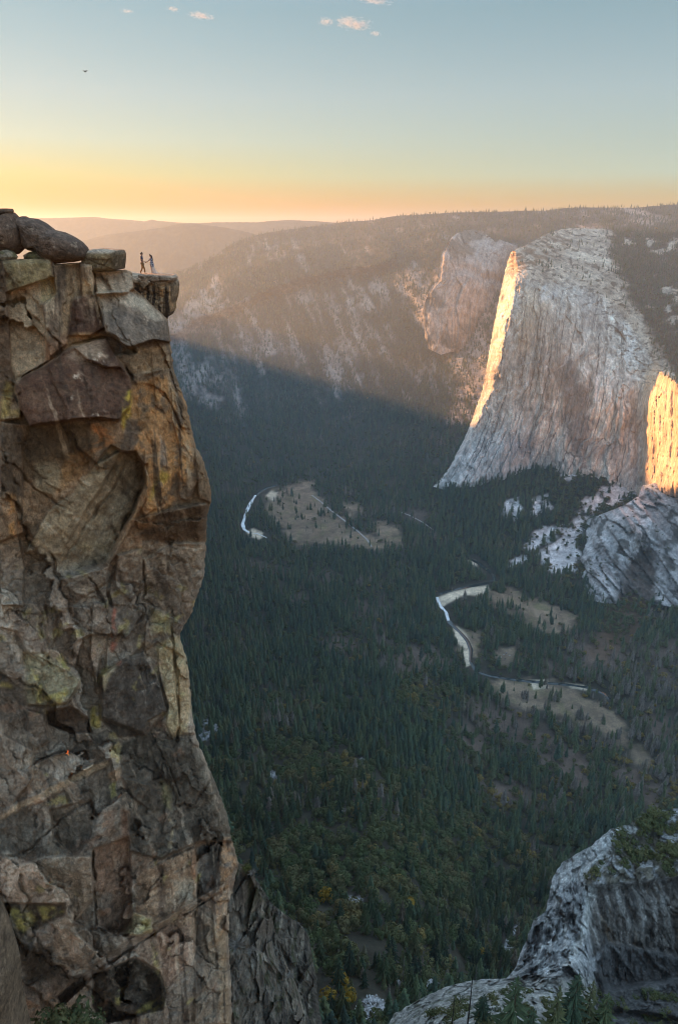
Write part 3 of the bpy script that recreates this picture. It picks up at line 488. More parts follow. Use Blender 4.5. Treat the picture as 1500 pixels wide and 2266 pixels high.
# ---------------------------------------------------------------- the valley's near (south) rim, running back from the overlook; it shades the valley
SHADE = [(385, 662, None), (700, 812, None), (1000, 925, None), (1047, 938, 2690), (1440, 1078, 2300)]     # points on the shadow's edge, traced back towards the sun
tr = []
for u_, v_, y_ in SHADE:
    p_ = world(u_, v_, float(Yterr(np.array(u_), np.array(v_))) if y_ is None else y_); k_ = (p_[0]+.315*p_[1]+16)/(-SUN[0]-.315*SUN[1]); tr.append((p_[1]+k_*SUN[1], p_[2]+k_*SUN[2]))
tr.sort(); print('rim crest', [(round(a), round(b)) for a, b in tr])
cy_ = np.array([64, 90, 330, 900, 1500, 2400]+[a for a, b in tr]+[5900, 6400.]); cz_ = np.array([-60, -40, -34, -60, -110, -270]+[b for a, b in tr]+[-850, -950.])
yy = np.geomspace(66, 6400, 260); zz = np.interp(yy, cy_, cz_); xx = -.315*yy-16
jagz = fbm(np.stack([yy/120, yy*0, yy*0], -1), 4, 85)*np.minimum(18, yy*.01)
prof = [(-3000, -60), (-900, -20), (-250, -8), (-60, 0), (0, 0), (.03, -.25), (.06, -.6), (.13, -1), (.16, -1.15)]
R = np.zeros((len(prof), len(yy), 3))
for k, (a, b) in enumerate(prof):
    drop = np.clip(zz+1110*np.clip(yy/1700, 0, 1)+180, 60, 1200)
    if k < 5: R[k] = np.stack([xx+a*np.minimum(1, yy/1500+.05), yy, zz+b+jagz], -1)
    else: R[k] = np.stack([xx+a*drop*np.clip(yy/2500, .12, 1), yy, zz+b*drop], -1)
R[5:] += (fbm(R[5:]/90, 4, 86)*np.minimum(12, yy*.01)[None])[..., None]*np.array([1, .3, .3])
cr = np.zeros(R.shape)+np.array([.2, .17, .14]); cr *= (1+.4*fbm(R/40, 4, 87))[..., None]; cr[:4] = (.06, .05, .035)
link('hill', grid_mesh('hill', R, cr, flip=True), M_GROUND, kind='structure', label='valley rim running back behind the overlook cliff')
# ---------------------------------------------------------------- the overlook cliff on the left
R_SIL = [(372, 708), (376, 740), (381, 790), (386, 822), (400, 860), (414, 898), (424, 945), (432, 985), (446, 1008), (457, 1042), (467, 1080), (468, 1108), (459, 1140), (457, 1190), (455, 1230), (452, 1275), (440, 1310), (425, 1355), (411, 1380), (398, 1402), (404, 1430), (415, 1460), (421, 1510), (425, 1570), (432, 1620), (436, 1635), (454, 1680), (465, 1705), (480, 1740), (494, 1775), (505, 1810), (512, 1850), (522, 1890), (529, 1912), (521, 1945), (507, 2000), (506, 2090), (512, 2180), (514, 2340)]
R_SIL = [tuple(x) for x in jag(R_SIL, 6.5, 97, 12., 300, .5)]
lc_u, lc_v, lc_s, lc_t = coons([(-160, 582), (0, 577), (60, 573), (113, 574), (121, 587), (170, 583), (207, 579), (210, 603), (245, 601), (278, 597), (293, 604), (298, 640), (325, 662), (350, 685), (372, 708)],
                               [(-160, 2340), (514, 2340)], [(-160, 582), (-160, 2340)], R_SIL, 330, 840)
U, V = lc_u, lc_v
LY = tps([(-160, 600, 50), (0, 600, 54), (200, 600, 58), (290, 620, 61), (370, 710, 61.5), (0, 900, 52), (200, 900, 54), (400, 900, 61), (0, 1150, 51), (250, 1150, 55), (440, 1080, 60), (0, 1400, 50), (250, 1400, 55), (390, 1400, 60.5), (0, 1700, 48), (250, 1650, 52), (430, 1650, 58), (0, 2000, 44), (300, 2000, 48), (500, 1950, 56), (-160, 2340, 39), (200, 2340, 43), (500, 2340, 50)], U, V)
L0 = world(U, V, LY)
sR = np.interp(V, *np.array(sorted((p[1], p[0]) for p in R_SIL)).T)
wob = fbm(L0/1.6, 4, 100); wob2 = fbm(L0/1.6+31, 4, 101)
wob3, wob4 = fbm(L0/5., 3, 98), fbm(L0/5., 3, 99)
wu_, wv_ = U+7*wob+9*wob3, V+7*wob2+11*wob4                                             # ragged edges for stains
su_, sv_ = U+2.5*wob+5*wob3, V+2.5*wob2+5*wob4                                         # crisper edges for blocks
tw = 1+.0*U
# --- relief in metres towards the camera: hand placed blocks first
def plate(pts, off, gu=0, gv=0, soft=2.5):
    m = pmask(pts, su_, sv_, soft); c0 = np.mean(pts, 0)
    return m*(off+gu*(U-c0[0])/100+gv*(V-c0[1])/100)
rel = 0*U
PL = [([(3, 575), (113, 570), (119, 612), (60, 633), (13, 645)], 1.0, .3, .5), ([(15, 647), (117, 613), (121, 653), (92, 673), (104, 753), (97, 800), (70, 815), (30, 850)], -.5, .6, .2),
      ([(120, 587), (175, 577), (183, 633), (162, 660), (150, 760), (110, 790), (100, 740), (95, 675), (122, 650)], .5, -1.2, .3), ([(177, 576), (208, 576), (212, 648), (238, 722), (200, 742), (150, 742), (160, 662), (183, 655)], 1.3, .8, -.6),
      ([(207, 600), (297, 592), (300, 640), (285, 648), (215, 652)], .8, .4, 4.5), ([(213, 648), (240, 646), (290, 646), (325, 662), (352, 686), (374, 708), (380, 745), (378, 758), (340, 752), (296, 768), (280, 770), (262, 752), (236, 735), (228, 700)], 2.6, -.5, 2.4),
      ([(262, 752), (296, 768), (340, 752), (378, 757), (383, 790), (380, 812), (330, 828), (290, 830), (270, 796)], .9, .9, -1.8), ([(286, 830), (375, 815), (386, 824), (400, 860), (420, 905), (425, 950), (400, 945), (385, 905), (365, 868), (330, 850), (295, 850)], .7, 1.0, -.5),
      ([(32, 846), (100, 806), (155, 770), (205, 752), (236, 748), (258, 786), (286, 832), (292, 865), (283, 905), (262, 930), (215, 925), (165, 930), (110, 935), (68, 942), (46, 905), (36, 870)], 2.2, .2, 1.3),
      ([(160, 765), (205, 752), (236, 748), (257, 785), (270, 815), (240, 815), (190, 795)], .7, 0, 2.5),
      ([(0, 872), (30, 875), (46, 900), (46, 925), (10, 932), (0, 930)], 1.2, .5, 1), ([(4, 935), (62, 938), (64, 960), (52, 980), (50, 1080), (52, 1180), (0, 1200), (0, 950)], 1.3, -2.5, .2), ([(0, 1000), (22, 1005), (40, 1180), (54, 1260), (50, 1340), (0, 1340)], 1.1, -1, .3),
      ([(267, 997), (300, 998), (320, 1030), (322, 1065), (300, 1130), (267, 1180), (233, 1250), (180, 1262), (133, 1263), (57, 1222), (107, 1130), (160, 1095), (207, 1030), (247, 985)], -1.7, -2.2, -.2), ([(267, 997), (240, 1050), (190, 1135), (140, 1215), (120, 1260), (60, 1225), (107, 1130), (160, 1095), (207, 1030)], .5, 1.0, 0),
      ([(322, 1000), (330, 1075), (316, 1120), (285, 1180), (240, 1255), (232, 1245), (268, 1178), (300, 1128), (318, 1075)], 1.0, 0, 0), ([(325, 1010), (360, 1010), (385, 1040), (372, 1120), (330, 1160), (312, 1120), (326, 1080)], .8, .9, .3), ([(380, 860), (415, 905), (432, 985), (446, 1010), (440, 1060), (415, 1110), (395, 1100), (400, 1000), (380, 930)], .8, 1.0, 0),
      ([(432, 990), (457, 1040), (468, 1085), (466, 1115), (440, 1105), (436, 1050)], 1.0, .5, .2), ([(300, 1150), (367, 1130), (455, 1115), (456, 1190), (440, 1215), (370, 1205), (310, 1185)], .6, .3, -2.2),
      ([(380, 1200), (455, 1200), (452, 1280), (430, 1330), (400, 1330), (370, 1290)], .9, 1.0, -.5), ([(260, 1230), (315, 1215), (320, 1300), (290, 1330), (255, 1300)], .9, -.8, .2), ([(318, 1240), (366, 1210), (372, 1290), (350, 1335), (322, 1320)], .4, 1.2, -.5),
      ([(130, 1280), (240, 1255), (235, 1290), (165, 1335), (135, 1325)], .9, .4, -2.0), ([(0, 1340), (55, 1330), (120, 1340), (130, 1400), (100, 1470), (60, 1440), (40, 1400), (0, 1390)], .8, -.8, .5), ([(115, 1340), (200, 1345), (205, 1400), (150, 1430), (120, 1410)], .3, 1.3, -.4),
      ([(205, 1335), (240, 1335), (245, 1400), (222, 1460), (215, 1520), (200, 1450)], .9, -1.5, 0), ([(250, 1340), (330, 1345), (325, 1420), (285, 1455), (235, 1480), (240, 1400)], .4, .5, .8), ([(345, 1345), (415, 1385), (398, 1405), (412, 1455), (385, 1440), (350, 1420), (320, 1440), (325, 1380)], .9, .7, -.5),
      ([(224, 1492), (284, 1455), (321, 1449), (345, 1490), (370, 1574), (328, 1597), (321, 1625), (261, 1628), (224, 1589)], .9, .5, -.4), ([(350, 1432), (382, 1425), (396, 1530), (398, 1610), (384, 1634), (370, 1604), (373, 1559), (352, 1500)], 1.3, .6, .1), ([(384, 1400), (405, 1432), (420, 1500), (426, 1575), (432, 1622), (400, 1625), (398, 1530)], 1.0, 1.5, 0),
      ([(105, 1574), (160, 1563), (194, 1589), (204, 1619), (157, 1622), (112, 1600)], -1.6, 0, 1.5), ([(56, 1447), (105, 1443), (150, 1481), (180, 1503), (150, 1555), (101, 1562), (60, 1559)], .7, .8, 1.2), ([(60, 1570), (100, 1580), (110, 1640), (80, 1660), (62, 1640)], .9, 1, -1),
      ([(269, 1641), (328, 1623), (392, 1638), (432, 1630), (463, 1705), (500, 1772), (519, 1862), (480, 1862), (444, 1862), (418, 1873), (358, 1899), (291, 1884), (284, 1791), (269, 1701)], 1.7, .7, .7), ([(270, 1720), (330, 1735), (352, 1790), (345, 1800), (300, 1770)], .7, .5, -2), ([(330, 1640), (385, 1655), (400, 1720), (370, 1730), (340, 1680)], .7, 1.2, .3),
      ([(0, 1795), (112, 1738), (202, 1690), (239, 1680), (240, 1695), (120, 1760), (0, 1815)], .25, 0, 0), ([(0, 1620), (70, 1660), (75, 1720), (30, 1780), (0, 1780)], .6, 1.2, -.3), ([(90, 1680), (190, 1660), (200, 1690), (120, 1740), (80, 1740)], -.6, 0, 1.5), ([(115, 1790), (205, 1770), (205, 1850), (170, 1900), (120, 1850)], -1.0, 1.0, -.3),
      ([(211, 1879), (288, 1852), (293, 2052), (259, 2071), (216, 2042)], -1.1, -1.6, .2), ([(0, 1927), (96, 1896), (203, 1896), (207, 1984), (158, 2052), (211, 2104), (187, 2138), (125, 2119), (125, 2056), (29, 1994)], .9, 1.2, -.6), ([(307, 1932), (432, 1872), (437, 1984), (346, 2056), (294, 2070)], .5, .8, .2),
      ([(432, 1874), (492, 1862), (496, 1955), (470, 1985), (437, 2000)], -.6, 1.5, 0), ([(494, 1850), (522, 1850), (530, 1912), (510, 1948), (500, 2052), (476, 2095), (470, 2000)], 1.3, 1.0, 0), ([(130, 2205), (230, 2119), (307, 2068), (432, 1989), (494, 1958), (494, 1972), (432, 2006), (310, 2084), (235, 2140), (140, 2225)], .25, 0, -2),
      ([(206, 2157), (300, 2120), (355, 2150), (370, 2196), (360, 2234), (240, 2263), (206, 2224)], -2.2, 0, 1.8), ([(10, 2000), (144, 2000), (144, 2028), (86, 2056), (60, 2120), (40, 2080), (19, 2042)], -1.3, 1, 1), ([(298, 2016), (336, 2030), (334, 2061), (312, 2071), (280, 2068)], .9, .4, -1), ([(380, 2060), (430, 2010), (436, 2200), (400, 2266), (360, 2266)], .5, 1.0, .3), ([(436, 2005), (500, 2060), (508, 2266), (432, 2266)], .9, .9, .2)]
for pts, off, gu, gv in PL: rel = rel+plate(pts, off, gu, gv)
# --- natural fracture at several sizes, stronger in the broken lower half
brk = sm(1150, 1320, V)*.75+.25
Lw = L0+np.stack([wob, wob2, wob*0], -1)*.6
wx_ = fbm(L0/6., 3, 121); wz_ = fbm(L0/6., 3, 122)
Ls = np.stack([Lw[..., 0]*.92+Lw[..., 2]*.34+2.2*wx_, Lw[..., 1], Lw[..., 2]*.8-Lw[..., 0]*.5+2.6*wz_], -1)          # joints lean across the face
f1, e1, h1 = facets(Ls/np.array([5., 9, 18])+5, 102, 2.4, .8); f2, e2, h2 = facets(Ls/np.array([1.5, 3, 7.]), 103, .95, .32); f3, e3, h3 = facets(Lw/np.array([.7, 1., 1.5])+.5*wob[..., None], 104, .3, .10)
smooth_top = pmask([(213, 648), (290, 646), (352, 686), (374, 708), (378, 758), (296, 768), (236, 735)], U, V, 6)+pmask([(40, 850), (155, 772), (236, 750), (290, 860), (260, 925), (70, 938)], U, V, 10)+pmask([(270, 1000), (320, 1030), (320, 1065), (240, 1240), (60, 1222), (160, 1100)], U, V, 8)+pmask([(224, 1492), (284, 1455), (370, 1574), (321, 1625), (224, 1589)], U, V, 6)
calm = 1-.72*np.clip(smooth_top, 0, 1)
rel = rel+calm*((.4+.75*brk)*f1+(.18+.42*brk)*f2+(.3+.3*brk)*f3)+.35*wob+.16*fbm(L0/.45, 3, 105)
vs = fbm(np.stack([L0[..., 0]*1.1+L0[..., 2]*.06, L0[..., 1]*.3, L0[..., 2]*.10], -1), 4, 106)       # vertical flutes
rel = rel+vs*.55*(1-.6*np.clip(smooth_top, 0, 1))
crk = ((1-sm(.0, .03, e1))*.9+(1-sm(0, .03, e2))*.5*brk)*sm(-.15, .2, fbm(L0/3.5, 3, 123)); rel = rel-crk*.3*calm
for ln, wd, dp in [([(381, 1380), (386, 1440), (393, 1529), (397, 1589), (392, 1640)], 3, 1.0), ([(209, 600), (213, 650), (228, 700), (237, 735), (262, 755), (272, 800), (290, 835)], 3.5, 1.2), ([(207, 1870), (212, 2045)], 3.5, 1.6), ([(300, 998), (250, 1080), (190, 1165), (130, 1260)], 3.5, .9), ([(325, 1030), (322, 1070), (265, 1185), (235, 1252)], 4, 1.2), ([(130, 2225), (232, 2136), (312, 2083), (432, 2005), (496, 1968)], 3, .9),
                   ([(90, 1380), (96, 1440), (108, 1455)], 3, 1.1), ([(0, 1900), (70, 1880), (130, 1815), (200, 1770)], 2.5, .7), ([(328, 1600), (345, 1650), (375, 1700), (400, 1760)], 2.5, .7), ([(30, 850), (100, 805), (160, 765), (205, 748), (238, 745)], 3, 1.0), ([(250, 1260), (240, 1310), (250, 1345)], 4, 1.2), ([(318, 1240), (320, 1330), (345, 1345)], 3, .9), ([(105, 1345), (112, 1400)], 7, 1.3)]:
    rel = rel-lmask(ln, U+9*wob, V+9*wob2, wd)*dp*sm(-.35, .25, fbm(L0/2.6, 3, 124+int(wd*7)))
eR = np.clip((sR-U)/26., 0, 1); rel = rel-3.0*(1-np.sqrt(1-(1-eR)**2+1e-6))
tmask = sm(0, 9, V-lc_v[0][None])
LYf = LY-rel*(.25+.75*tmask)*(.9+.0*U); LP = world(U, V, LYf)
# --- mineral colours, and shade painted into the cave
cl = np.zeros(LP.shape)+np.array([.205, .165, .128])
g1 = fbm(L0/7., 4, 110); g2 = fbm(L0/2.2, 4, 111); g3 = fbm(L0/.7, 4, 112); vst = fbm(np.stack([L0[..., 0]*1.7, L0[..., 1]*.3, L0[..., 2]*.07], -1), 5, 113)
low = sm(1180, 1300, V)
cl = mix(cl, (.205, .19, .172), low*.75)
hue = np.clip((h2 >> np.uint32(4) & np.uint32(255))/255.+.18*g3+.12*g2, 0, 1)
cl = mix(cl, (.30, .285, .26), low*sm(.6, .9, hue)*.4); cl = mix(cl, (.23, .155, .105), sm(.30, .12, hue)*.35); cl = mix(cl, (.115, .10, .088), sm(.35, .42, hue)*sm(.55, .48, hue)*.45)
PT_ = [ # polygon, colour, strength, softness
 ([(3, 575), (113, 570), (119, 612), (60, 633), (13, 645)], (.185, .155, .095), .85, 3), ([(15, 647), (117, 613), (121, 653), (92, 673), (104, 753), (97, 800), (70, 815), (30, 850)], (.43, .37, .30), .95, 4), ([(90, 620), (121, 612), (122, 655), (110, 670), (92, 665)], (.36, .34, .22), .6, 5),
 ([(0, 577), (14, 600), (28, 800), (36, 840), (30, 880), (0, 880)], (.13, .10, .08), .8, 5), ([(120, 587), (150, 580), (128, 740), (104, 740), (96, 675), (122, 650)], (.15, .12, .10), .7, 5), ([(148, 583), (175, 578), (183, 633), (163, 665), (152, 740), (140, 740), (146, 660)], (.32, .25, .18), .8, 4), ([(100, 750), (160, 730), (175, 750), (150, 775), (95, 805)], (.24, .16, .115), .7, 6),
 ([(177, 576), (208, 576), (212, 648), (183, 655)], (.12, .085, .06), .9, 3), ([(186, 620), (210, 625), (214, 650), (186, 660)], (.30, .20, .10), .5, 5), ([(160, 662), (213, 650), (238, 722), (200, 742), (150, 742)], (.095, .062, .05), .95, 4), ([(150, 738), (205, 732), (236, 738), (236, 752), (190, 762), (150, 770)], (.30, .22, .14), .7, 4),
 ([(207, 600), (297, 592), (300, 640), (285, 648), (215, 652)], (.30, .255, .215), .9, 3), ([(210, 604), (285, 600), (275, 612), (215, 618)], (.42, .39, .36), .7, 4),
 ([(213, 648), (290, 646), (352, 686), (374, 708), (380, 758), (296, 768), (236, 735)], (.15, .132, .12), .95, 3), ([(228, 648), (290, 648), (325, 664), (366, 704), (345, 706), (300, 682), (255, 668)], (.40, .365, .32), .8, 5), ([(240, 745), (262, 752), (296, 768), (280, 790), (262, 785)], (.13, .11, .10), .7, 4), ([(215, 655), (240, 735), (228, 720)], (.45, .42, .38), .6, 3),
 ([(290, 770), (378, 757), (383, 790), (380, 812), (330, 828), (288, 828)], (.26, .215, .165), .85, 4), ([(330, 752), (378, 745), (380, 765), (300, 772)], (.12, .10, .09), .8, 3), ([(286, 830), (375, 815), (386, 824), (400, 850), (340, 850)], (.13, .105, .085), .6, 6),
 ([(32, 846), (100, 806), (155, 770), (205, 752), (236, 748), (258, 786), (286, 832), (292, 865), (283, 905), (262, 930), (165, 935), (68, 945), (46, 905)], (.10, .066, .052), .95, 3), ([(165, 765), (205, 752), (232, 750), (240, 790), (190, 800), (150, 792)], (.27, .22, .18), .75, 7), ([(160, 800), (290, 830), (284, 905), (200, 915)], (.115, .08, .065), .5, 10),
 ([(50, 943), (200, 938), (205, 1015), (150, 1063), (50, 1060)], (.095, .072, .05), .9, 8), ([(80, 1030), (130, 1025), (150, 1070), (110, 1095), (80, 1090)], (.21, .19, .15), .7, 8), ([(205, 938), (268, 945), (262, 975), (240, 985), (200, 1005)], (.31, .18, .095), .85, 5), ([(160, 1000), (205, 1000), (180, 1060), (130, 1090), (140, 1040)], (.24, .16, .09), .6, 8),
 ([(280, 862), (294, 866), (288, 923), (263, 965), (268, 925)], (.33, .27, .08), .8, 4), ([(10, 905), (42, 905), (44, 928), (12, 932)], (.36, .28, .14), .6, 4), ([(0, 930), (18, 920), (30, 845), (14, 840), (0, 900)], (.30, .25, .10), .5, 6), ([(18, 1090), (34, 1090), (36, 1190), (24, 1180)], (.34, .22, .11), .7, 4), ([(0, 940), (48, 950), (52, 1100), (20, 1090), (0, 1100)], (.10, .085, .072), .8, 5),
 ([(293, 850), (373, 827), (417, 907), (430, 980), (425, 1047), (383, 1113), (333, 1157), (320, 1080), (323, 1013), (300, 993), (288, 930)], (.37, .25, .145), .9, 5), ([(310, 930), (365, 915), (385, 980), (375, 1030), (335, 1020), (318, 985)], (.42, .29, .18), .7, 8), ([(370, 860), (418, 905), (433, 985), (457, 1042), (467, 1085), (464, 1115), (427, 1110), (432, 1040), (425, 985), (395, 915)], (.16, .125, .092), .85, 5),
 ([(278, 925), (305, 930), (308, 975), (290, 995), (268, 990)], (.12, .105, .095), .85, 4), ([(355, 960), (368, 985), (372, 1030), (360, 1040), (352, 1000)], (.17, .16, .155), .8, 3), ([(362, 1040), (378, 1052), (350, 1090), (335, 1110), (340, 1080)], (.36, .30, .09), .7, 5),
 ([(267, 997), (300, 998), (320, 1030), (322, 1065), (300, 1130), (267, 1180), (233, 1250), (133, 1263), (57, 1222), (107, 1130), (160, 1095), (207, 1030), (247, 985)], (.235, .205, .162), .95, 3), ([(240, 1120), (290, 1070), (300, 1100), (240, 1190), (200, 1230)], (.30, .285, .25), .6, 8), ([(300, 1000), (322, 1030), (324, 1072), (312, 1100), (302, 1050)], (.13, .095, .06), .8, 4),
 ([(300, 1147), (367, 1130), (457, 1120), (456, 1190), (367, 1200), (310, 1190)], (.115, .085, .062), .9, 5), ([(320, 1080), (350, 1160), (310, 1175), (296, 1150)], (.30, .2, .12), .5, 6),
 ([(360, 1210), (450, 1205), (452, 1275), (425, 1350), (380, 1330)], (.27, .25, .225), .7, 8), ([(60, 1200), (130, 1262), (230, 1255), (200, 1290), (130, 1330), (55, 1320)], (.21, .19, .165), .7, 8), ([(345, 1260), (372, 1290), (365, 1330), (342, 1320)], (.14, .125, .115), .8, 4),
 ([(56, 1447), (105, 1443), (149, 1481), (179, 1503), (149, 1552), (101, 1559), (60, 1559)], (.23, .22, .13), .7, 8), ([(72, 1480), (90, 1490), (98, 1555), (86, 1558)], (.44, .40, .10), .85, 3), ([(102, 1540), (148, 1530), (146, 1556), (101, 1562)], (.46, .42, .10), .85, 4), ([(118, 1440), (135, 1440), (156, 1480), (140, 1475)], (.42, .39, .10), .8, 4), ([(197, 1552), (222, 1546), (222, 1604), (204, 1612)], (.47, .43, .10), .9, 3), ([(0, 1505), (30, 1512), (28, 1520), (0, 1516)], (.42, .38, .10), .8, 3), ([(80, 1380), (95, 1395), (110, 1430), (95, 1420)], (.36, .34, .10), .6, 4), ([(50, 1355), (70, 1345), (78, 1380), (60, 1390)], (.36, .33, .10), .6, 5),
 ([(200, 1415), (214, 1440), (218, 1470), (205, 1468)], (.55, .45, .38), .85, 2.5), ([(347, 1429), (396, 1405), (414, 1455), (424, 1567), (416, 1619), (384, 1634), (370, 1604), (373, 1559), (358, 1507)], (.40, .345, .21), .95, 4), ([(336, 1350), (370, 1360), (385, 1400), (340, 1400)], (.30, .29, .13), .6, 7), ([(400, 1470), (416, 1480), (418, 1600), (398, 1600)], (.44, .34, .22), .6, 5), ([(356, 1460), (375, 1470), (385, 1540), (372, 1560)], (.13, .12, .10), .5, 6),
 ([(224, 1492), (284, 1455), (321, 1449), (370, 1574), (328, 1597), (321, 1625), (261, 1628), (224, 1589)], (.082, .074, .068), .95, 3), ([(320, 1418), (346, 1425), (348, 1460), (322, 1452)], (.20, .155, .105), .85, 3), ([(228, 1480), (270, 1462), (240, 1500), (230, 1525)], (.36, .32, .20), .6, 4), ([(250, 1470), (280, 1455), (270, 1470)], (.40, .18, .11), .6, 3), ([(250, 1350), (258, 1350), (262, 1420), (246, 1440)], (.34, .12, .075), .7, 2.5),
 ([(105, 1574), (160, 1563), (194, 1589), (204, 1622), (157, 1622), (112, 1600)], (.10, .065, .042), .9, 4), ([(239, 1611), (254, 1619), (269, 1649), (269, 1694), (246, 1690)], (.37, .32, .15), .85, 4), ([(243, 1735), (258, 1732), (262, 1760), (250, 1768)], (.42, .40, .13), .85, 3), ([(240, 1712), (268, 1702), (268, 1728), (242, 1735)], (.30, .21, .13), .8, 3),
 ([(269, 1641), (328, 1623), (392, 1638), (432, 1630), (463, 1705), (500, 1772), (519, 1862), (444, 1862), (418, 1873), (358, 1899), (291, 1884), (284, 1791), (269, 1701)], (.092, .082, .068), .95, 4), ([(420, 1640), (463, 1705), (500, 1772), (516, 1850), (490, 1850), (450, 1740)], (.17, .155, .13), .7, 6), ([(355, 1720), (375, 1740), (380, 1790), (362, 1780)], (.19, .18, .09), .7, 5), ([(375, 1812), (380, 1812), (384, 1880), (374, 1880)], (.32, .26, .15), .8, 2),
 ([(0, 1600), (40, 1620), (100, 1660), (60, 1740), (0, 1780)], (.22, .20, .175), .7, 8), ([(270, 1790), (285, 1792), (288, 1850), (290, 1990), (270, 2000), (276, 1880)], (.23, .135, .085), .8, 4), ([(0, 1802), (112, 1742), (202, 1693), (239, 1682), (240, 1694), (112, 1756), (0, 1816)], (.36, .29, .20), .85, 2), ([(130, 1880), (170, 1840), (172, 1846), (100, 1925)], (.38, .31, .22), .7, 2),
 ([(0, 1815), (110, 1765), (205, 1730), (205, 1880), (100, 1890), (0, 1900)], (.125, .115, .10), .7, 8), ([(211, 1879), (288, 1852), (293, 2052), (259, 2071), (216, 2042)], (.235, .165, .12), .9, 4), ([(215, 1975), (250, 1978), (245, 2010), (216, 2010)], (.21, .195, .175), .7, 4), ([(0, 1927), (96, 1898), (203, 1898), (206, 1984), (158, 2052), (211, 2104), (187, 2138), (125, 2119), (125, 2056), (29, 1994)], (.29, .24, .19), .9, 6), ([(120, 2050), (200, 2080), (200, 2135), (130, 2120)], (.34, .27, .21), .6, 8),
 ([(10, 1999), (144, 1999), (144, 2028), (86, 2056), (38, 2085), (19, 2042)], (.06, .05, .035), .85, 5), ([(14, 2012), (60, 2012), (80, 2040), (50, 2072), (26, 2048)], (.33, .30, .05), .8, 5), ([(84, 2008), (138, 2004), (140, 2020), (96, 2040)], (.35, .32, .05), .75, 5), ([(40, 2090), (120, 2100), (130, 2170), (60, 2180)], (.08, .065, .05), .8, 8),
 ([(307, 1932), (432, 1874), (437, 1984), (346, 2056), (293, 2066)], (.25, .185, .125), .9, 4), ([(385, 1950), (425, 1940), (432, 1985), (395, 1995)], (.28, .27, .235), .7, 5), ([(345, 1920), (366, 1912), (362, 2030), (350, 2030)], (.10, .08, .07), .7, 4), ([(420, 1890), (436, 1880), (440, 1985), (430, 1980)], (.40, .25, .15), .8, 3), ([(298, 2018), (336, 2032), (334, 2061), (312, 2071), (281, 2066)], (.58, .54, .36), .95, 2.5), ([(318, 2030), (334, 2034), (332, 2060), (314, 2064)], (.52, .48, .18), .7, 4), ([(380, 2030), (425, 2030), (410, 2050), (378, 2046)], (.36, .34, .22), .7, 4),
 ([(130, 2205), (230, 2122), (300, 2080), (310, 2092), (240, 2148), (140, 2240)], (.25, .23, .215), .8, 4), ([(206, 2157), (300, 2125), (355, 2155), (370, 2196), (360, 2234), (240, 2263), (206, 2224)], (.045, .037, .028), .9, 5), ([(300, 2240), (362, 2205), (368, 2222), (320, 2258)], (.34, .31, .07), .7, 4), ([(250, 2205), (272, 2200), (268, 2226), (254, 2224)], (.34, .31, .07), .7, 4), ([(335, 2090), (350, 2110), (358, 2160), (346, 2150)], (.40, .36, .12), .7, 3), ([(345, 2060), (430, 2010), (436, 2120), (380, 2180), (360, 2150)], (.22, .145, .10), .8, 5),  # cave low on the face: its shade painted near black
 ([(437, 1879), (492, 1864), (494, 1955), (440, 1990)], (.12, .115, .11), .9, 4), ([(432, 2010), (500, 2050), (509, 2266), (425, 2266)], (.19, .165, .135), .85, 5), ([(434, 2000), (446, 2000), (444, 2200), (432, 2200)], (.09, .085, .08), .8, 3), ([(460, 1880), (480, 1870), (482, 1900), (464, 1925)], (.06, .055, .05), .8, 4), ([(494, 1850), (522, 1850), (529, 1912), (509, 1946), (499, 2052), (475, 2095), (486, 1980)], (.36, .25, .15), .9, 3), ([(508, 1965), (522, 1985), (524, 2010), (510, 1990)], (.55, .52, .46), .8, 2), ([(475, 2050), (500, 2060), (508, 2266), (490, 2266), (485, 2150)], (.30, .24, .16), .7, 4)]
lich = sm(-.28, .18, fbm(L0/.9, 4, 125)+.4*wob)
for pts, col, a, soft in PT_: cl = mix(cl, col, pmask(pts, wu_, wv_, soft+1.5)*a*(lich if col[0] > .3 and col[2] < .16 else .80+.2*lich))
streaky = pmask([(293, 850), (373, 827), (417, 907), (440, 1060), (383, 1113), (333, 1157), (320, 1080), (300, 993)], U, V, 8)*.9+pmask([(307, 1932), (432, 1874), (520, 1850), (509, 2266), (360, 2266), (340, 2060)], U, V, 10)*.9+pmask([(15, 640), (210, 576), (240, 730), (40, 840)], U, V, 10)*.8
cl = mix(cl, (.075, .062, .052), sm(.12, .32, vst)*np.clip(streaky, 0, 1)*.8); cl = mix(cl, (.46, .40, .32), sm(.18, .38, -vst)*np.clip(streaky, 0, 1)*.45)
gst = fbm(np.stack([L0[..., 0]*1.3+L0[..., 2]*.22+.5*wob, L0[..., 1]*.3, L0[..., 2]*.09], -1), 5, 126); cl = mix(cl, (.06, .05, .042), sm(.16, .38, gst)*.38); cl = mix(cl, (.40, .35, .29), sm(.18, .4, -gst)*.3)
dg = fbm(np.stack([(L0[..., 0]*.85-L0[..., 2]*-.5)*1.3, L0[..., 1]*.3, (L0[..., 2]*.85-L0[..., 0]*.5)*.14], -1), 4, 114)
sc_ = pmask([(267, 997), (300, 998), (320, 1030), (322, 1065), (267, 1180), (233, 1250), (133, 1263), (57, 1222), (107, 1130), (207, 1030)], U, V, 4)
cl = mix(cl, (.36, .345, .31), sm(.15, .4, dg)*sc_*.6); cl = mix(cl, (.13, .10, .07), sm(.15, .4, -dg)*sc_*.6)
cl = mix(cl, (.52, .47, .42), (1-sm(0, .022, np.abs(fbm(L0/3.1, 4, 115))))*low*.24*sm(-.1, .25, g1))                                  # pale veins
cl = mix(cl, (.26, .15, .09), sm(.3, .5, g2-.3*g1)*low*.4)
cl = mix(cl, (.30, .28, .09), sm(.34, .55, fbm(L0/1.9, 4, 116)+.15*sm(1700, 1400, V))*low*.55)
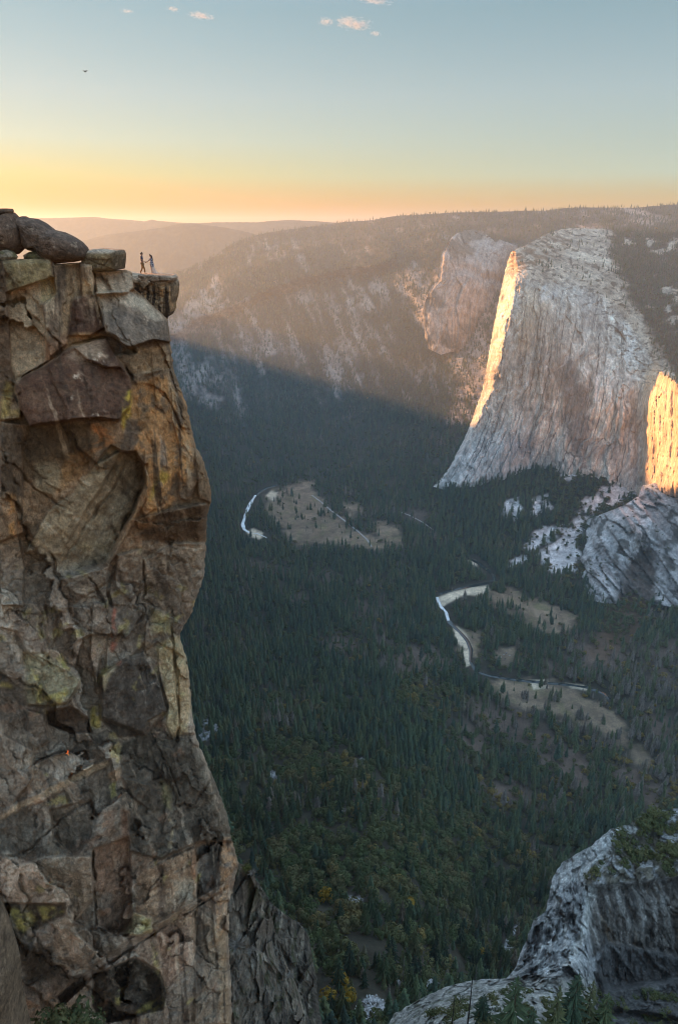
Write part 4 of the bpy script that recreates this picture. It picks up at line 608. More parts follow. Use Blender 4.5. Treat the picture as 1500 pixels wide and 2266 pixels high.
for (a, b, r) in [(212, 792, 26), (170, 835, 16), (215, 920, 20), (330, 705, 14), (262, 660, 20), (150, 880, 14), (190, 775, 18)]:
    k = np.exp(-(((U-a)/r)**2+((V-b)/(r*.6))**2)); cl = mix(cl, (.36, .32, .28), sm(.16, .3, fbm(L0/.35, 3, 117))*k*.8)
cl = mix(cl, (.04, .033, .028), np.clip(crk*calm, 0, 1)*.4)
cl = .19*(np.clip(cl, .01, 1)/.19)**1.4; gy = cl.mean(-1, keepdims=True); cl = cl+(gy-cl)*(low*.38)[..., None]
cl *= (1+.35*g1+.36*g2+.34*g3)[..., None]; cl = np.clip(.17*(np.clip(cl, .01, 1)*1.36/.17)**1.08*np.array([1.17, .985, .80]), .012, 2); cl *= np.minimum(1, .56/cl.max(-1))[..., None]
# --- sides and top that run back out of sight
v1 = LP[:, -1:]; rdir = v1/np.linalg.norm(v1, axis=-1, keepdims=True)
sk = [v1+rdir*k*3+np.array([-.25*k, 0, 0]) for k in (.5, 1.5, 4, 8)]
LPx = np.concatenate([LP]+sk, 1); clx = np.concatenate([cl]+[cl[:, -1:]]*4, 1)
tops = []
for d, z in ((1.2, .0), (4, -.1), (10, -.6), (24, -2.5)):
    r = LPx[:1].copy(); r[..., 1] += d; r[..., 0] -= d*.32; r[..., 2] += z+.15*fbm(r/1.5, 2, 118); tops.append(r)
LPx = np.concatenate(tops[::-1]+[LPx]); clx = np.concatenate([clx[:1]]*4+[clx])
M_LEFT = rock_mat('weathered_granite', (.9, 3.2, 10.), bump=1.0, dist=.25, lo=.62, hi=1.38, speck=(26., (.45, .40, .35), .66))
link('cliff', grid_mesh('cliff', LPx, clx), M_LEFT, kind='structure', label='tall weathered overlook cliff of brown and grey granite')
# ---------------------------------------------------------------- blocks and boulders on top of it
def boulder(name, outline, Y, T, col, label, n=2.6, seed=0, rough=.12, mat=None, cat='boulder', paint=None, group=None, back=1.0, nr=34, na=150, kind=None):
    o = np.asarray(outline, float); c0 = o.mean(0); oc = np.r_[o, o[:1]]
    ang = curve(oc, np.linspace(0, 1, na, endpoint=False)); rho = np.sin(np.linspace(0, 1, nr)*math.pi/2)
    u = c0[0]+(ang[None, :, 0]-c0[0])*rho[:, None]; v = c0[1]+(ang[None, :, 1]-c0[1])*rho[:, None]
    d = np.clip(1-rho**n, 0, 1)**(1/n)*T
    fr = world(u, v, Y+0*u); bk = world(u, v, Y+0*u); fr[..., 1] -= d[:, None]; k = d[:, None]*back; bk *= ((bk[..., 1]+k)/bk[..., 1])[..., None]*1.0
    bk[..., 2] = np.where(k > 0, world(u, v, Y+0*u)[..., 2], bk[..., 2])
    p = np.concatenate([fr, bk[-2::-1]]); s = T*.9
    nz = fbm(p/max(1.2, s*.8), 4, seed)*.8+fbm(p/.5, 3, seed+1)*.25; f, _, _ = facets(p/np.array([s, s, s*.8]), seed+2, .5, .3)
    amp = np.r_[np.clip(1-rho**6, .06, 1), np.clip(1-rho**6, .06, 1)[-2::-1]][:, None]
    p[..., 1] += (nz*rough*3+f*rough*2.2)*amp*np.where(np.arange(len(p)) < nr, -1, 1)[:, None]; p[..., 2] += nz*rough*.25*amp; ck_ = worley(p/np.array([s, s, s*.7])*1.6+fbm(p/.8, 3, seed+8)[..., None]*.4, seed+7); ck_ = 1-sm(0, .05, ck_[1]-ck_[0]); p[..., 1] += ck_*.12*amp*np.where(np.arange(len(p)) < nr, 1, -1)[:, None]
    cc = np.zeros(p.shape)+np.array(col); uu_, vv_ = np.concatenate([u, u[-2::-1]]), np.concatenate([v, v[-2::-1]])
    if paint is not None: cc = paint(uu_, vv_, cc, p)
    cc *= (1+.45*fbm(p/1.1, 4, seed+4)+.5*fbm(p/.3, 3, seed+5))[..., None]; cc = mix(cc, (.03, .025, .02), ck_*.5); cc = mix(cc, (.36, .32, .27), sm(.28, .42, fbm(p/.45, 4, seed+6))*.5); nrow = len(p)
    P2 = np.concatenate([p, p[:, :1]], 1); C2 = np.concatenate([cc, cc[:, :1]], 1)
    kw = dict(kind='structure', label=label) if kind else dict(label=label, category=cat)
    if group: kw['group'] = group
    i = np.arange(nrow-1)[:, None]*na+np.arange(na)[None]; j = np.arange(nrow-1)[:, None]*na+((np.arange(na)+1) % na)[None]
    fc = np.stack([i, i+na, j+na, j], -1).reshape(-1, 4)
    ctr = p.reshape(-1, 3).mean(0); me = mesh_np(name, p.reshape(-1, 3)-ctr, fc[:, ::-1], np.clip(cc*np.array([1.28, 1, .76]), .012, .7).reshape(-1, 3))
    ob = link(name, me, mat or M_LEFT, **kw); ob.location = ctr
    return ob
GB = 'boulders heaped on top of the overlook cliff'
boulder('boulder', [(-60, 482), (-20, 478), (0, 479), (20, 474), (34, 470), (42, 478), (50, 492), (60, 503), (63, 520), (62, 540), (55, 552), (44, 562), (36, 563), (22, 556), (0, 552), (-60, 556)], 57.5, 3.2, (.12, .09, .075), 'big dark boulder at the left edge, carrying a flat cap stone', seed=201, group=GB)
boulder('boulder', [(-40, 470), (0, 465), (16, 461), (30, 462), (32, 468), (28, 474), (10, 479), (-40, 492)], 57.0, 2.0, (.13, .105, .09), 'flat cap stone lying on the big dark boulder', seed=205, group=GB, n=2.2)
boulder('boulder', [(46, 481), (58, 478), (66, 482), (85, 484), (105, 494), (124, 509), (146, 514), (165, 523), (184, 535), (196, 548), (200, 560), (199, 568), (188, 575), (165, 580), (140, 582), (120, 582), (113, 574), (108, 562), (97, 553), (80, 555), (74, 552), (64, 540), (60, 520), (55, 500)], 58.5, 3.0, (.115, .088, .075), 'long rounded dark boulder tapering to the right above the cliff face', seed=209, group=GB,
        paint=lambda u, v, c, p: mix(mix(c, (.33, .15, .06), np.exp(-((u-62)/10.)**2)*sm(495, 515, v)), (.22, .13, .08), sm(568, 578, v)))
boulder('boulder', [(60, 563), (72, 557), (86, 553), (104, 560), (115, 566), (117, 582), (98, 586), (64, 584)], 57.2, 1.6, (.30, .27, .22), 'small pale stone with a dark moss cap wedged under the long boulder', seed=213, group=GB, paint=lambda u, v, c, p: mix(c, (.05, .055, .02), sm(70, 80, u)*sm(580, 568, v)*.9))
boulder('boulder', [(-40, 560), (0, 557), (20, 552), (33, 558), (41, 568), (36, 577), (0, 582), (-40, 584)], 55.5, 1.8, (.19, .18, .15), 'mossy grey stone at the left edge under the big dark boulder', seed=217, group=GB, paint=lambda u, v, c, p: mix(c, (.07, .075, .03), sm(.0, .3, fbm(p/.6, 3, 9))*.8))
boulder('boulder', [(196, 556), (215, 551), (235, 549), (256, 551), (276, 553), (280, 562), (279, 580), (277, 594), (262, 597), (240, 599), (222, 601), (206, 603), (200, 590)], 60.5, 3.0, (.20, .165, .105), 'square olive block between the long boulder and the overlook ledge', seed=221, group=GB, n=4.5,
        paint=lambda u, v, c, p: mix(mix(c, (.36, .32, .28), sm(562, 555, v)), (.09, .07, .05), sm(262, 275, u)*.7))
def ledge_paint(u, v, c, p):
    st = fbm(np.stack([u/9., v/130., u*0], -1), 4, 231); c = mix(c, (.04, .03, .024), sm(-.02, .15, st)*sm(622, 634, v)); c = mix(c, (.46, .34, .21), sm(.03, .22, -st)*sm(622, 640, v)*.9)
    c = mix(c, (.10, .075, .065), sm(338, 325, u)*sm(628, 640, v)*.9); return mix(c, (.52, .46, .40), sm(624, 612, v)*.85)
boulder('rock_ledge', [(282, 606), (296, 604.5), (320, 605), (345, 606), (368, 608), (386, 608), (393, 612), (393, 618), (397, 625), (398, 632), (396, 650), (391, 668), (390, 682), (384, 694), (374, 700), (369, 712), (355, 712), (320, 690), (290, 665), (282, 630)], 64., 2.6, (.22, .175, .13), 'overhanging rock ledge jutting into the air', n=6, seed=230, rough=.30, paint=ledge_paint, kind='structure', nr=60, na=260)
boulder('boulder', [(312, 606.6), (340, 605.8), (366, 607), (388, 609.5), (394, 613), (392, 619.5), (372, 620), (352, 622), (330, 624), (314, 618)], 62.6, 1.5, (.27, .23, .20), 'thin flat slab resting on the front edge of the overlook ledge', n=5, seed=236, rough=.05, group=GB)
# right-hand buttress low on the cliff, and a near rock at the left edge
def relb(u, v, s, t, Y, p):
    f, _, _ = facets(p/np.array([7, 9, 10.]), 241, 3.2, 1.2); f2_, _, _ = facets(p/np.array([2.2, 3, 3.4]), 242, 1.1, .4); el = np.clip(1-(1-s)*6, 0, 1)
    return Y-f-f2_-.5*fbm(p/.8, 4, 243)-1.2*fbm(np.stack([p[..., 0]*.5, p[..., 1]*.2, p[..., 2]*.06], -1), 4, 246)+5*el**2
def colb(dark):
    def fn(u, v, s, t, p):
        c = np.zeros(p.shape)+np.array([.125, .105, .082])*dark; c = mix(c, (.36, .31, .24), sm(.06, .32, fbm(np.stack([p[..., 0]*.8, p[..., 1]*.3, p[..., 2]*.1], -1), 4, 244))*.7*dark)
        c = mix(c, (.05, .055, .025), sm(.1, .28, fbm(p/3.5, 4, 245))*.8); c = mix(c, (.04, .035, .03), sm(.1, .3, fbm(np.stack([p[..., 0]*.9+5, p[..., 1]*.3, p[..., 2]*.09], -1), 4, 248))*.8); return c*(1+.6*fbm(p/1.2, 4, 247))[..., None]
    return fn
patch('cliff', [(560, 1935), (580, 1965), (602, 2000), (640, 2030), (668, 2045), (684, 2072)], [(560, 2340), (735, 2340)], [(560, 1935), (560, 2340)], [(684, 2072), (690, 2110), (700, 2160), (702, 2200), (712, 2260), (735, 2340)], 120, 220,
      [(560, 1935, 100), (684, 2072, 104), (560, 2340, 80), (735, 2340, 88), (640, 2200, 92)], relb, colb(.8), M_LEFT, 'dark fluted buttress at the foot of the overlook cliff', wrapT=(14, -1, -1), wrapR=(16, -1, 0))
patch('cliff', [(480, 1895), (520, 1905), (536, 1913), (552, 1918), (566, 1945), (572, 1975), (598, 2010), (606, 2060), (612, 2090)], [(480, 2340), (690, 2340)], [(480, 1895), (480, 2340)], [(612, 2090), (632, 2130), (650, 2165), (664, 2200), (676, 2255), (690, 2340)], 130, 230,
      [(480, 1895, 66), (552, 1918, 70), (612, 2090, 74), (480, 2340, 54), (690, 2340, 66), (570, 2150, 66)], relb, colb(1.25), M_LEFT, 'ridged grey buttress leaning on the lower right of the overlook cliff', wrapT=(10, -1, -1), wrapR=(12, -1, 0))
boulder('boulder', [(-40, 1985), (0, 1994), (12, 2020), (25, 2052), (38, 2085), (46, 2114), (48, 2150), (50, 2180), (58, 2215), (70, 2266), (80, 2330), (-40, 2330)], 36., 3.5, (.15, .138, .118), 'smooth grey rock at the lower left edge, nearer than the cliff', n=3, seed=251, nr=50)
# ---------------------------------------------------------------- granite spur at the lower right
SPUR_EDGE = [(1500, 1788), (1470, 1792), (1440, 1795), (1412, 1808), (1392, 1824), (1352, 1834), (1330, 1850), (1308, 1872), (1280, 1886), (1242, 1910), (1222, 1940), (1216, 1972), (1206, 2018), (1180, 2036), (1166, 2075), (1150, 2112), (1140, 2142), (1118, 2168), (1080, 2166), (1040, 2170), (985, 2184), (925, 2212), (872, 2244), (838, 2300), (800, 2400)]
SPUR_EDGE = [tuple(x) for x in jag(SPUR_EDGE, 6., 301, 14., 260, .6)]
def relr(u, v, s, t, Y, p):
    d = np.stack([p[..., 0]*.8+p[..., 2]*.6, p[..., 1]*.5, p[..., 2]*.45-p[..., 0]*.35], -1)
    wall = pmask([(1296, 1965), (1340, 1962), (1420, 1955), (1520, 1935), (1800, 1900), (1800, 2180), (1480, 2170), (1350, 2190), (1310, 2120), (1300, 2040)], u, v, 9)
    low = pmask([(1340, 2085), (1400, 2095), (1520, 2120), (1800, 2120), (1800, 2300), (1340, 2230), (1318, 2150)], u, v, 8)
    ribs = pmask([(1216, 1960), (1290, 1960), (1300, 2060), (1290, 2180), (1130, 2180), (1160, 2070), (1205, 2020)], u, v, 16)
    dw = d+np.stack([fbm(p/5, 3, 307), fbm(p/5, 3, 308), fbm(p/5, 3, 309)], -1)*2.2; lf, _, _ = facets(dw/np.array([4.2, 7, 16.]), 302, 3.0, 1.5); lf2, e2_, _ = facets(dw/np.array([1.5, 3, 4.5]), 303, 1.0, .5)
    r = lf*(.35+.85*ribs)+lf2*(.5+.6*ribs)+.6*fbm(p/1.6, 4, 304)+2.6*ribs*fbm(d/np.array([3, 6, 16.]), 4, 305, ridged=True)
    r = r+wall*(1.4*fbm(np.stack([p[..., 0]*.5, p[..., 1]*.1, p[..., 2]*.05], -1), 4, 306)-3)+low*3.2
    return Y-r
def colr(u, v, s, t, p):
    d = np.stack([p[..., 0]*.8+p[..., 2]*.6, p[..., 1]*.5, p[..., 2]*.45-p[..., 0]*.35], -1)
    c = np.zeros(p.shape)+np.array([.34, .335, .325]); wu, wv = u+7*fbm(p/4., 3, 310), v+7*fbm(p/4., 3, 311)
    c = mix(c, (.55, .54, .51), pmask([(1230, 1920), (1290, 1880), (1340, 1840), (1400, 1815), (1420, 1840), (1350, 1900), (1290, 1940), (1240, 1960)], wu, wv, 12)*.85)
    rr = fbm(d/np.array([3, 5, 14.]), 4, 312); ribs = pmask([(1216, 1950), (1295, 1955), (1300, 2060), (1300, 2180), (1130, 2185), (1160, 2070), (1205, 2020)], wu, wv, 10)
    rr = rr+.5*fbm(d/np.array([1.2, 3, 6.]), 4, 319); c = mix(c, (.62, .61, .58), sm(.05, .25, rr)*ribs*.85); c = mix(c, (.085, .085, .085), sm(.02, .22, -rr)*ribs*.9)
    wall = pmask([(1296, 1965), (1340, 1962), (1420, 1955), (1520, 1935), (1800, 1900), (1800, 2130), (1500, 2120), (1400, 2095), (1340, 2090), (1310, 2120), (1300, 2040)], wu, wv, 5)
    st = fbm(np.stack([p[..., 0]*.62, p[..., 1]*.1, p[..., 2]*.035], -1), 5, 313)
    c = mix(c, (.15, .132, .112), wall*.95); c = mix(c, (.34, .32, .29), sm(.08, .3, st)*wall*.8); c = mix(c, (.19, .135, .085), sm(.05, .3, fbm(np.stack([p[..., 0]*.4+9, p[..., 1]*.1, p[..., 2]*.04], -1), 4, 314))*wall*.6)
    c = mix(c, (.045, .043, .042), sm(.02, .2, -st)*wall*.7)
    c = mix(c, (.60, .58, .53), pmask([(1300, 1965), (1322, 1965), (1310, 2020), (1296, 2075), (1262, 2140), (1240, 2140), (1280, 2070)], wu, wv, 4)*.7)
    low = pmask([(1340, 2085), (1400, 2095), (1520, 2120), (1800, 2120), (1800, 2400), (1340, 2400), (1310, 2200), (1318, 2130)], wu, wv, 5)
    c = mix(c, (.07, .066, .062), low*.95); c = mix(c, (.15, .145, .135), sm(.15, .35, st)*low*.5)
    sh = sm(2150, 2180, wv)*sm(1330, 1290, wu); c = mix(c, (.38, .36, .32), sh*.8); c = mix(c, (.05, .055, .025), sm(.05, .3, fbm(p/3., 4, 315))*sh*.8)
    tp = pmask([(1340, 1960), (1290, 1960), (1300, 1930), (1360, 1860), (1400, 1800), (1470, 1795), (1800, 1740), (1800, 1900), (1500, 1935), (1420, 1952)], wu, wv, 6)
    c = mix(c, (.075, .062, .035), tp*sm(-.15, .12, fbm(p/3.2, 4, 316)+.05)*.85)
    return np.clip(c*(1+.5*fbm(p/1.6, 4, 317)+.4*fbm(p/.5, 3, 318))[..., None]*1.12, .01, .7)
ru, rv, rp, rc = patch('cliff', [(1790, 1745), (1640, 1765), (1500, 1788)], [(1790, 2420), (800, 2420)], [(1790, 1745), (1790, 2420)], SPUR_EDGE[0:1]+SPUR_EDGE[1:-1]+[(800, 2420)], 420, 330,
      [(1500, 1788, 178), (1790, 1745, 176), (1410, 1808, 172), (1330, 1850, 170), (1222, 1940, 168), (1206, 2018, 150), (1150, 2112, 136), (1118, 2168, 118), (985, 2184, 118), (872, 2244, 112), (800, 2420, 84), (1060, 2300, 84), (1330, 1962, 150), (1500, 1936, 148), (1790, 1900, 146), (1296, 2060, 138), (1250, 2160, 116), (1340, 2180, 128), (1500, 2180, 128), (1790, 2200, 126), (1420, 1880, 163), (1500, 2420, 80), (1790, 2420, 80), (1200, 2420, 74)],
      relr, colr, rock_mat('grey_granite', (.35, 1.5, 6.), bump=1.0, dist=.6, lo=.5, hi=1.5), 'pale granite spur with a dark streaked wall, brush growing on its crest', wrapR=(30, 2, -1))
# ---------------------------------------------------------------- vegetation: a few plants built once
M_NEEDLE = leaf_mat('conifer_needles', [(0, (.028, .050, .038)), (.25, (.048, .082, .054)), (.5, (.07, .105, .055)), (.7, (.09, .112, .05)), (.85, (.12, .13, .065)), (.93, (.14, .115, .085)), (1, (.18, .155, .13))])
M_LEAFY = leaf_mat('broadleaf_foliage', [(0, (.055, .085, .038)), (.3, (.085, .115, .045)), (.6, (.12, .128, .055)), (.85, (.155, .135, .062)), (1, (.26, .19, .055))], .25)
M_BRUSH = leaf_mat('brush_foliage', [(0, (.075, .092, .04)), (.5, (.115, .122, .05)), (1, (.17, .15, .065))], .25)
M_BARK = flat_mat('bark', (.07, .052, .04), .95, .1); M_DEAD = flat_mat('dead_wood', (.17, .155, .14), .95, .1)
def tube(pts, rad, n=6):
    pts = np.asarray(pts, float); V = []; Fc = []
    for k, p in enumerate(pts):
        d = pts[min(k+1, len(pts)-1)]-pts[max(k-1, 0)]; d = d/np.linalg.norm(d); a = np.cross(d, [0, 0, 1.] if abs(d[2]) < .9 else [1., 0, 0]); a /= np.linalg.norm(a); b = np.cross(d, a)
        for j in range(n): t = 2*math.pi*j/n; V.append(p+rad[k]*(math.cos(t)*a+math.sin(t)*b))
    for k in range(len(pts)-1):
        for j in range(n): Fc.append((k*n+j, k*n+(j+1) % n, (k+1)*n+(j+1) % n, (k+1)*n+j))
    return np.array(V), np.array(Fc)
def merge(parts):
    V, Q, T, o = [], [], [], 0
    for v, f in parts:
        f = np.asarray(f); V.append(v); (Q if f.shape[1] == 4 else T).append(f+o); o += len(v)
    return np.concatenate(V), [np.concatenate(x) for x in (Q, T) if x]
def conifer_parts(seed, R=.15, lev=17, per=7, base=.12, gap=.1, power=.8, wid=1):
    r = np.random.default_rng(seed); V, T = [], []
    for k in range(lev):
        f = (k+r.uniform(-.3, .3))/lev; z = base+(1-base)*np.clip(f, 0, 1)**.92; L = R*(1-f*.97)**power*(.5+.5*min(1, (f+.12)*5)) if f < .1 else R*(1-f*.97)**power
        for j in range(per):
            if r.random() < gap: continue
            a = 2*math.pi*(j/per)+r.uniform(-.45, .45)+k*2.4; l = max(.012, L*r.uniform(.5, 1.2)); w = l*r.uniform(.26, .40)*wid; dr = l*r.uniform(.25, .6)
            d = np.array([math.cos(a), math.sin(a), 0]); s = np.array([-d[1], d[0], 0]); p = np.array([0, 0, z]); o = len(V)
            m = p+d*l*.5+np.array([0, 0, -dr*.25]); V += [p, m+s*w-[0, 0, dr*.35], m+[0, 0, l*.10], m-s*w-[0, 0, dr*.35], p+d*l-[0, 0, dr], p+d*l*.78+s*w*.55-[0, 0, dr*.95], p+d*l*.78-s*w*.55-[0, 0, dr*.95]]
            T += [(o, o+1, o+2), (o, o+2, o+3), (o+2, o+5, o+4), (o+2, o+4, o+6), (o+1, o+5, o+2), (o+3, o+2, o+6)]
    o = len(V); V += [np.array([0, 0, 1.015]), np.array([.008, 0, .95]), np.array([-.005, .007, .95]), np.array([-.005, -.007, .95])]; T += [(o, o+1, o+2), (o, o+2, o+3), (o, o+3, o+1)]
    tr = tube([(0, 0, -.06), (0, 0, .1), (.004, 0, .5), (0, 0, .97)], [.016, .012, .008, .002], 6)
    return (np.array(V), np.array(T)), tr
def clump_parts(seed, n, rx, rz, zc, leaf, lobes=7, trunk=True, flat=.25):
    r = np.random.default_rng(seed); V, T = [], []
    L = [(np.array([r.uniform(-.55, .55)*rx, r.uniform(-.55, .55)*rx, zc+r.uniform(-.35, .6)*rz]), r.uniform(.4, .68)) for _ in range(lobes)]
    for k in range(n):
        c, q = L[k % lobes]; d = r.normal(size=3); d /= np.linalg.norm(d); d[2] = abs(d[2])*.9-flat*r.random()
        p = c+d*np.array([rx, rx, rz])*q*r.uniform(.75, 1.05)
        a = np.cross(d, r.normal(size=3)); a /= np.linalg.norm(a)+1e-9; b = np.cross(d, a); s = leaf*r.uniform(.6, 1.3); o = len(V)
        V += [p+a*s+d*s*.2, p+b*s*.8-d*s*.1, p-a*s+d*s*.15, p-b*s*.8-d*s*.25, p+d*s*.45]; T += [(o, o+1, o+4), (o+1, o+2, o+4), (o+2, o+3, o+4), (o+3, o, o+4)]
    ts = []
    if trunk:
        ts.append(tube([(0, 0, -.08), (.01, 0, zc*.5), (.02, .01, zc)], [.035, .026, .016], 6))
        for c, q in L[:4]: ts.append(tube([(.01, 0, zc*.45), c*.6+np.array([0, 0, zc*.25]), c], [.016, .011, .005], 5))
    return (np.array(V), np.array(T)), (merge(ts) if ts else None)
def snag_parts(seed):
    r = np.random.default_rng(seed); ps = [tube([(0, 0, -.05), (.005, 0, .3), (.008, .006, .7), (.012, .004, 1)], [.014, .011, .007, .002], 6)]
    for k in range(34):
        z = r.uniform(.25, .97); a = r.uniform(0, 6.28); l = .095*(1.1-z)*r.uniform(.4, 1.3)+.012; d = np.array([math.cos(a), math.sin(a), r.uniform(-.35, .15)])
        ps.append(tube([(0.006, .003, z), np.array([0, 0, z])+d*l*.6, np.array([0, 0, z-.01])+d*l], [.0035, .0025, .001], 3))
    return merge(ps)
def tri_mesh(name, vt, mat, smooth=True):
    me = mesh_np(name, vt[0], vt[1], None, smooth); me.materials.append(mat); return me
def two_mat(name, a, ma, b, mb):
    fa = a[1] if isinstance(a[1], list) else [a[1]]; fb = b[1] if isinstance(b[1], list) else [b[1]]; na_ = sum(len(f) for f in fa)
    me = mesh_np(name, np.concatenate([a[0], b[0]]), fa+[f+len(a[0]) for f in fb]); me.materials.append(ma); me.materials.append(mb)
    mi = np.zeros(len(me.polygons), np.int32); mi[na_:] = 1; me.polygons.foreach_set('material_index', mi); return me
CON = [conifer_parts(1, .20, 20, 8), conifer_parts(2, .165, 22, 8, .10), conifer_parts(3, .235, 17, 8, .18, .2, .58), conifer_parts(4, .185, 18, 7, .26, .22, .62), conifer_parts(5, .145, 24, 7, .06)]
HD = [conifer_parts(6, .19, 30, 9, .10, .30, .75, .36), conifer_parts(7, .21, 27, 9, .14, .34, .62, .36), conifer_parts(8, .155, 33, 9, .08, .3, .8, .36)]
CLP = [clump_parts(11, 260, .52, .42, .56, .085), clump_parts(12, 230, .45, .40, .58, .08, 6), clump_parts(13, 280, .60, .36, .52, .085, 9)]
BSH = [clump_parts(21, 170, .62, .44, .30, .10, 6, False, .1), clump_parts(22, 150, .7, .36, .25, .10, 7, False, .1)]
SNG = [snag_parts(31), snag_parts(32)]
PROTO = [two_mat('conifer', *(x for pr in zip(CON[k], (M_NEEDLE, M_BARK)) for x in pr)) for k in range(5)]
PROTO += [two_mat('broadleaf', CLP[k][0], M_LEAFY, CLP[k][1], M_BARK) for k in range(3)]+[tri_mesh('bush', BSH[k][0], M_BRUSH) for k in range(2)]+[tri_mesh('snag', SNG[k], M_DEAD) for k in range(2)]
pc_ = bpy.data.collections.new('forest_plants')
for k, me in enumerate(PROTO): pc_.objects.link(bpy.data.objects.new('forest_plant_%02d' % k, me))
# ---------------------------------------------------------------- where plants stand
PTS, KIND, SCL, TAG = [], [], [], []
def scatter(Pg, lam, h_fn, kind_fn, tag):
    a = Pg[1:, :-1]-Pg[:-1, :-1]; b = Pg[:-1, 1:]-Pg[:-1, :-1]; lam = lam(np.linalg.norm(np.cross(a, b), axis=-1))
    n = rng.poisson(np.clip(lam, 0, 3)); i, j = np.nonzero(n); rep = n[i, j]; i, j = np.repeat(i, rep), np.repeat(j, rep)
    s, t = rng.random(len(i))[:, None], rng.random(len(i))[:, None]
    p = Pg[i, j]*(1-s)*(1-t)+Pg[i+1, j]*s*(1-t)+Pg[i, j+1]*(1-s)*t+Pg[i+1, j+1]*s*t
    k = kind_fn(i, j, p); h = h_fn(i, j, p, k); PTS.append(p); KIND.append(k); SCL.append(h); TAG.append(np.full(len(p), tag))
px_cell = 3.0*(1790+260)/nu
Pv = P; visible_cols = (TU > 220)
dd_ = dens[:-1, :-1]*visible_cols[:-1, :-1]*(TVv[:-1, :-1] < 2480)
clump = .55+.9*sm(-.25, .25, fbm(P/55., 3, 401))[:-1, :-1]
def kinds(i, j, p):
    r = rng.random(len(i)); b = bush[i, j]; s = snag[i, j]; w = wall[i, j]; k = rng.choice([0, 1, 2, 3, 4, 1], len(i))
    br = r < b*(1-.75*w); k = np.where(br, rng.choice([5, 6, 7, 8, 8, 9], len(i)), k)
    return np.where(~br & (rng.random(len(i)) < np.clip(s, 0, .6)), rng.choice([10, 11], len(i)), k)
def heights(i, j, p, k):
    r = rng.random(len(i)); h = 13+34*r**1.5; Y = p[:, 1]; h = np.where(wall[i, j] > .5, 15+17*r, h)
    h = h*np.interp(Y, [100, 300, 700, 1300], [.55, .7, .9, 1.0]); h = np.where(k >= 10, h*.95, h)
    return np.where((k >= 5) & (k < 8), 7+11*r*np.minimum(1, Y/900+.35), np.where((k == 8) | (k == 9), 4+5*r, h))
scatter(P, lambda A: dd_*clump*np.minimum(A/80., px_cell/17.*(1+.5*wall[:-1, :-1])), heights, kinds, 0)
# lone trees and little stands on the meadows
for (a, b, n, s) in [(598, 1128, 4, 6), (618, 1112, 8, 9), (657, 1135, 3, 5), (664, 1148, 7, 7), (686, 1128, 5, 5), (710, 1138, 10, 9), (718, 1118, 6, 7), (741, 1148, 4, 5), (640, 1172, 3, 4), (600, 1160, 10, 12), (770, 1165, 14, 16), (1115, 1345, 18, 20), (1160, 1330, 8, 10), (1215, 1380, 6, 9), (1108, 1310, 6, 8), (1240, 1350, 5, 7), (1160, 1545, 5, 8), (1195, 1520, 9, 12), (1224, 1545, 14, 14), (1182, 1590, 6, 8), (1210, 1575, 5, 6), (1285, 1590, 12, 12), (1250, 1600, 8, 9), (1300, 1625, 12, 14), (1330, 1600, 4, 8), (1120, 1560, 8, 12), (1110, 1530, 6, 9), (1360, 1630, 8, 12), (1080, 1530, 8, 8)]:
    u_, v_ = rng.normal(a, s*.55, n), rng.normal(b, s*.4, n); p = world(u_, v_, Yterr(u_, v_)); PTS.append(p); KIND.append(rng.choice([0, 1, 3, 4], n)); SCL.append(rng.uniform(20, 36, n)); TAG.append(np.zeros(n, int))
# trees on the great cliff's summit and the slope to its right
dome = (1-face)*(1-slopeR)
scatter(EP, lambda A: np.minimum(1, A/70.)*.5*(grn+.10*dome*sm(-.1, .3, fbm(EP/90., 3, 402)))[:-1, :-1]*(eu[:-1, :-1] < 1700), lambda i, j, p, k: np.where(k < 5, 13+12*rng.random(len(k)), 5+4*rng.random(len(k))), lambda i, j, p: rng.choice([0, 1, 2, 4, 3, 5], len(i)), 1)
scatter(pp3[:, 1:-1] if pp3.shape[1] == 192 else pp3, lambda A: .02*np.minimum(1, A/60.), lambda i, j, p, k: 4+5*rng.random(len(k)), lambda i, j, p: rng.choice([8, 9, 5], len(i)), 2)
PTS, KIND, SCL = np.concatenate(PTS), np.concatenate(KIND), np.concatenate(SCL)
pu, pv_, pw = project(PTS)
LEFT_POLY = [(-400, 500), (280, 590), (398, 610), (372, 708)]+[p_ for p_ in R_SIL[1:] if p_[1] < 1888]+[(522, 1890), (552, 1918), (684, 2072), (735, 2340), (-400, 2400)]
SPUR_POLY = [(1900, 1730)]+SPUR_EDGE+[(1900, 2500)]
hid = (sdf(LEFT_POLY, pu, pv_) > 110) | (sdf(SPUR_POLY, pu, pv_) > 80)
EL_POLY = EL_L+[(p[0], p[1]) for p in EL_B[1:]]+[(1780, 520)]+EL_T[::-1][1:]
hid |= (np.concatenate(TAG) == 0) & (sdf(EL_POLY, pu, pv_) > 16) & (PTS[:, 1] > 2300) & (pv_ < 1085)
keep = ~hid & (pu > 230) & (pu < 1650)
PTS, KIND, SCL, pu, pv_, pw = (x[keep] for x in (PTS, KIND, SCL, pu, pv_, pw))
inview = (pu > 4) & (pu < 1496) & (pv_ < 2290) & (sdf(LEFT_POLY, pu, pv_) < -2) & (sdf(SPUR_POLY, pu, pv_) < -2)
size = SCL/pw; picked = np.zeros(len(PTS), bool)
def pick(kk, n):
    idx = np.nonzero(np.isin(KIND, kk) & inview)[0]; idx = idx[np.argsort(-size[idx])][:n]; picked[idx] = True; return idx
con_i, leaf_i, snag_i = pick([0, 1, 2, 3, 4], 290), pick([5, 6, 7], 290), pick([10, 11], 200)
CROWN = [tri_mesh('crown', HD[k % 3][0], M_NEEDLE, False) for k in range(5)]+[tri_mesh('crown', CLP[k][0], M_LEAFY) for k in range(3)]
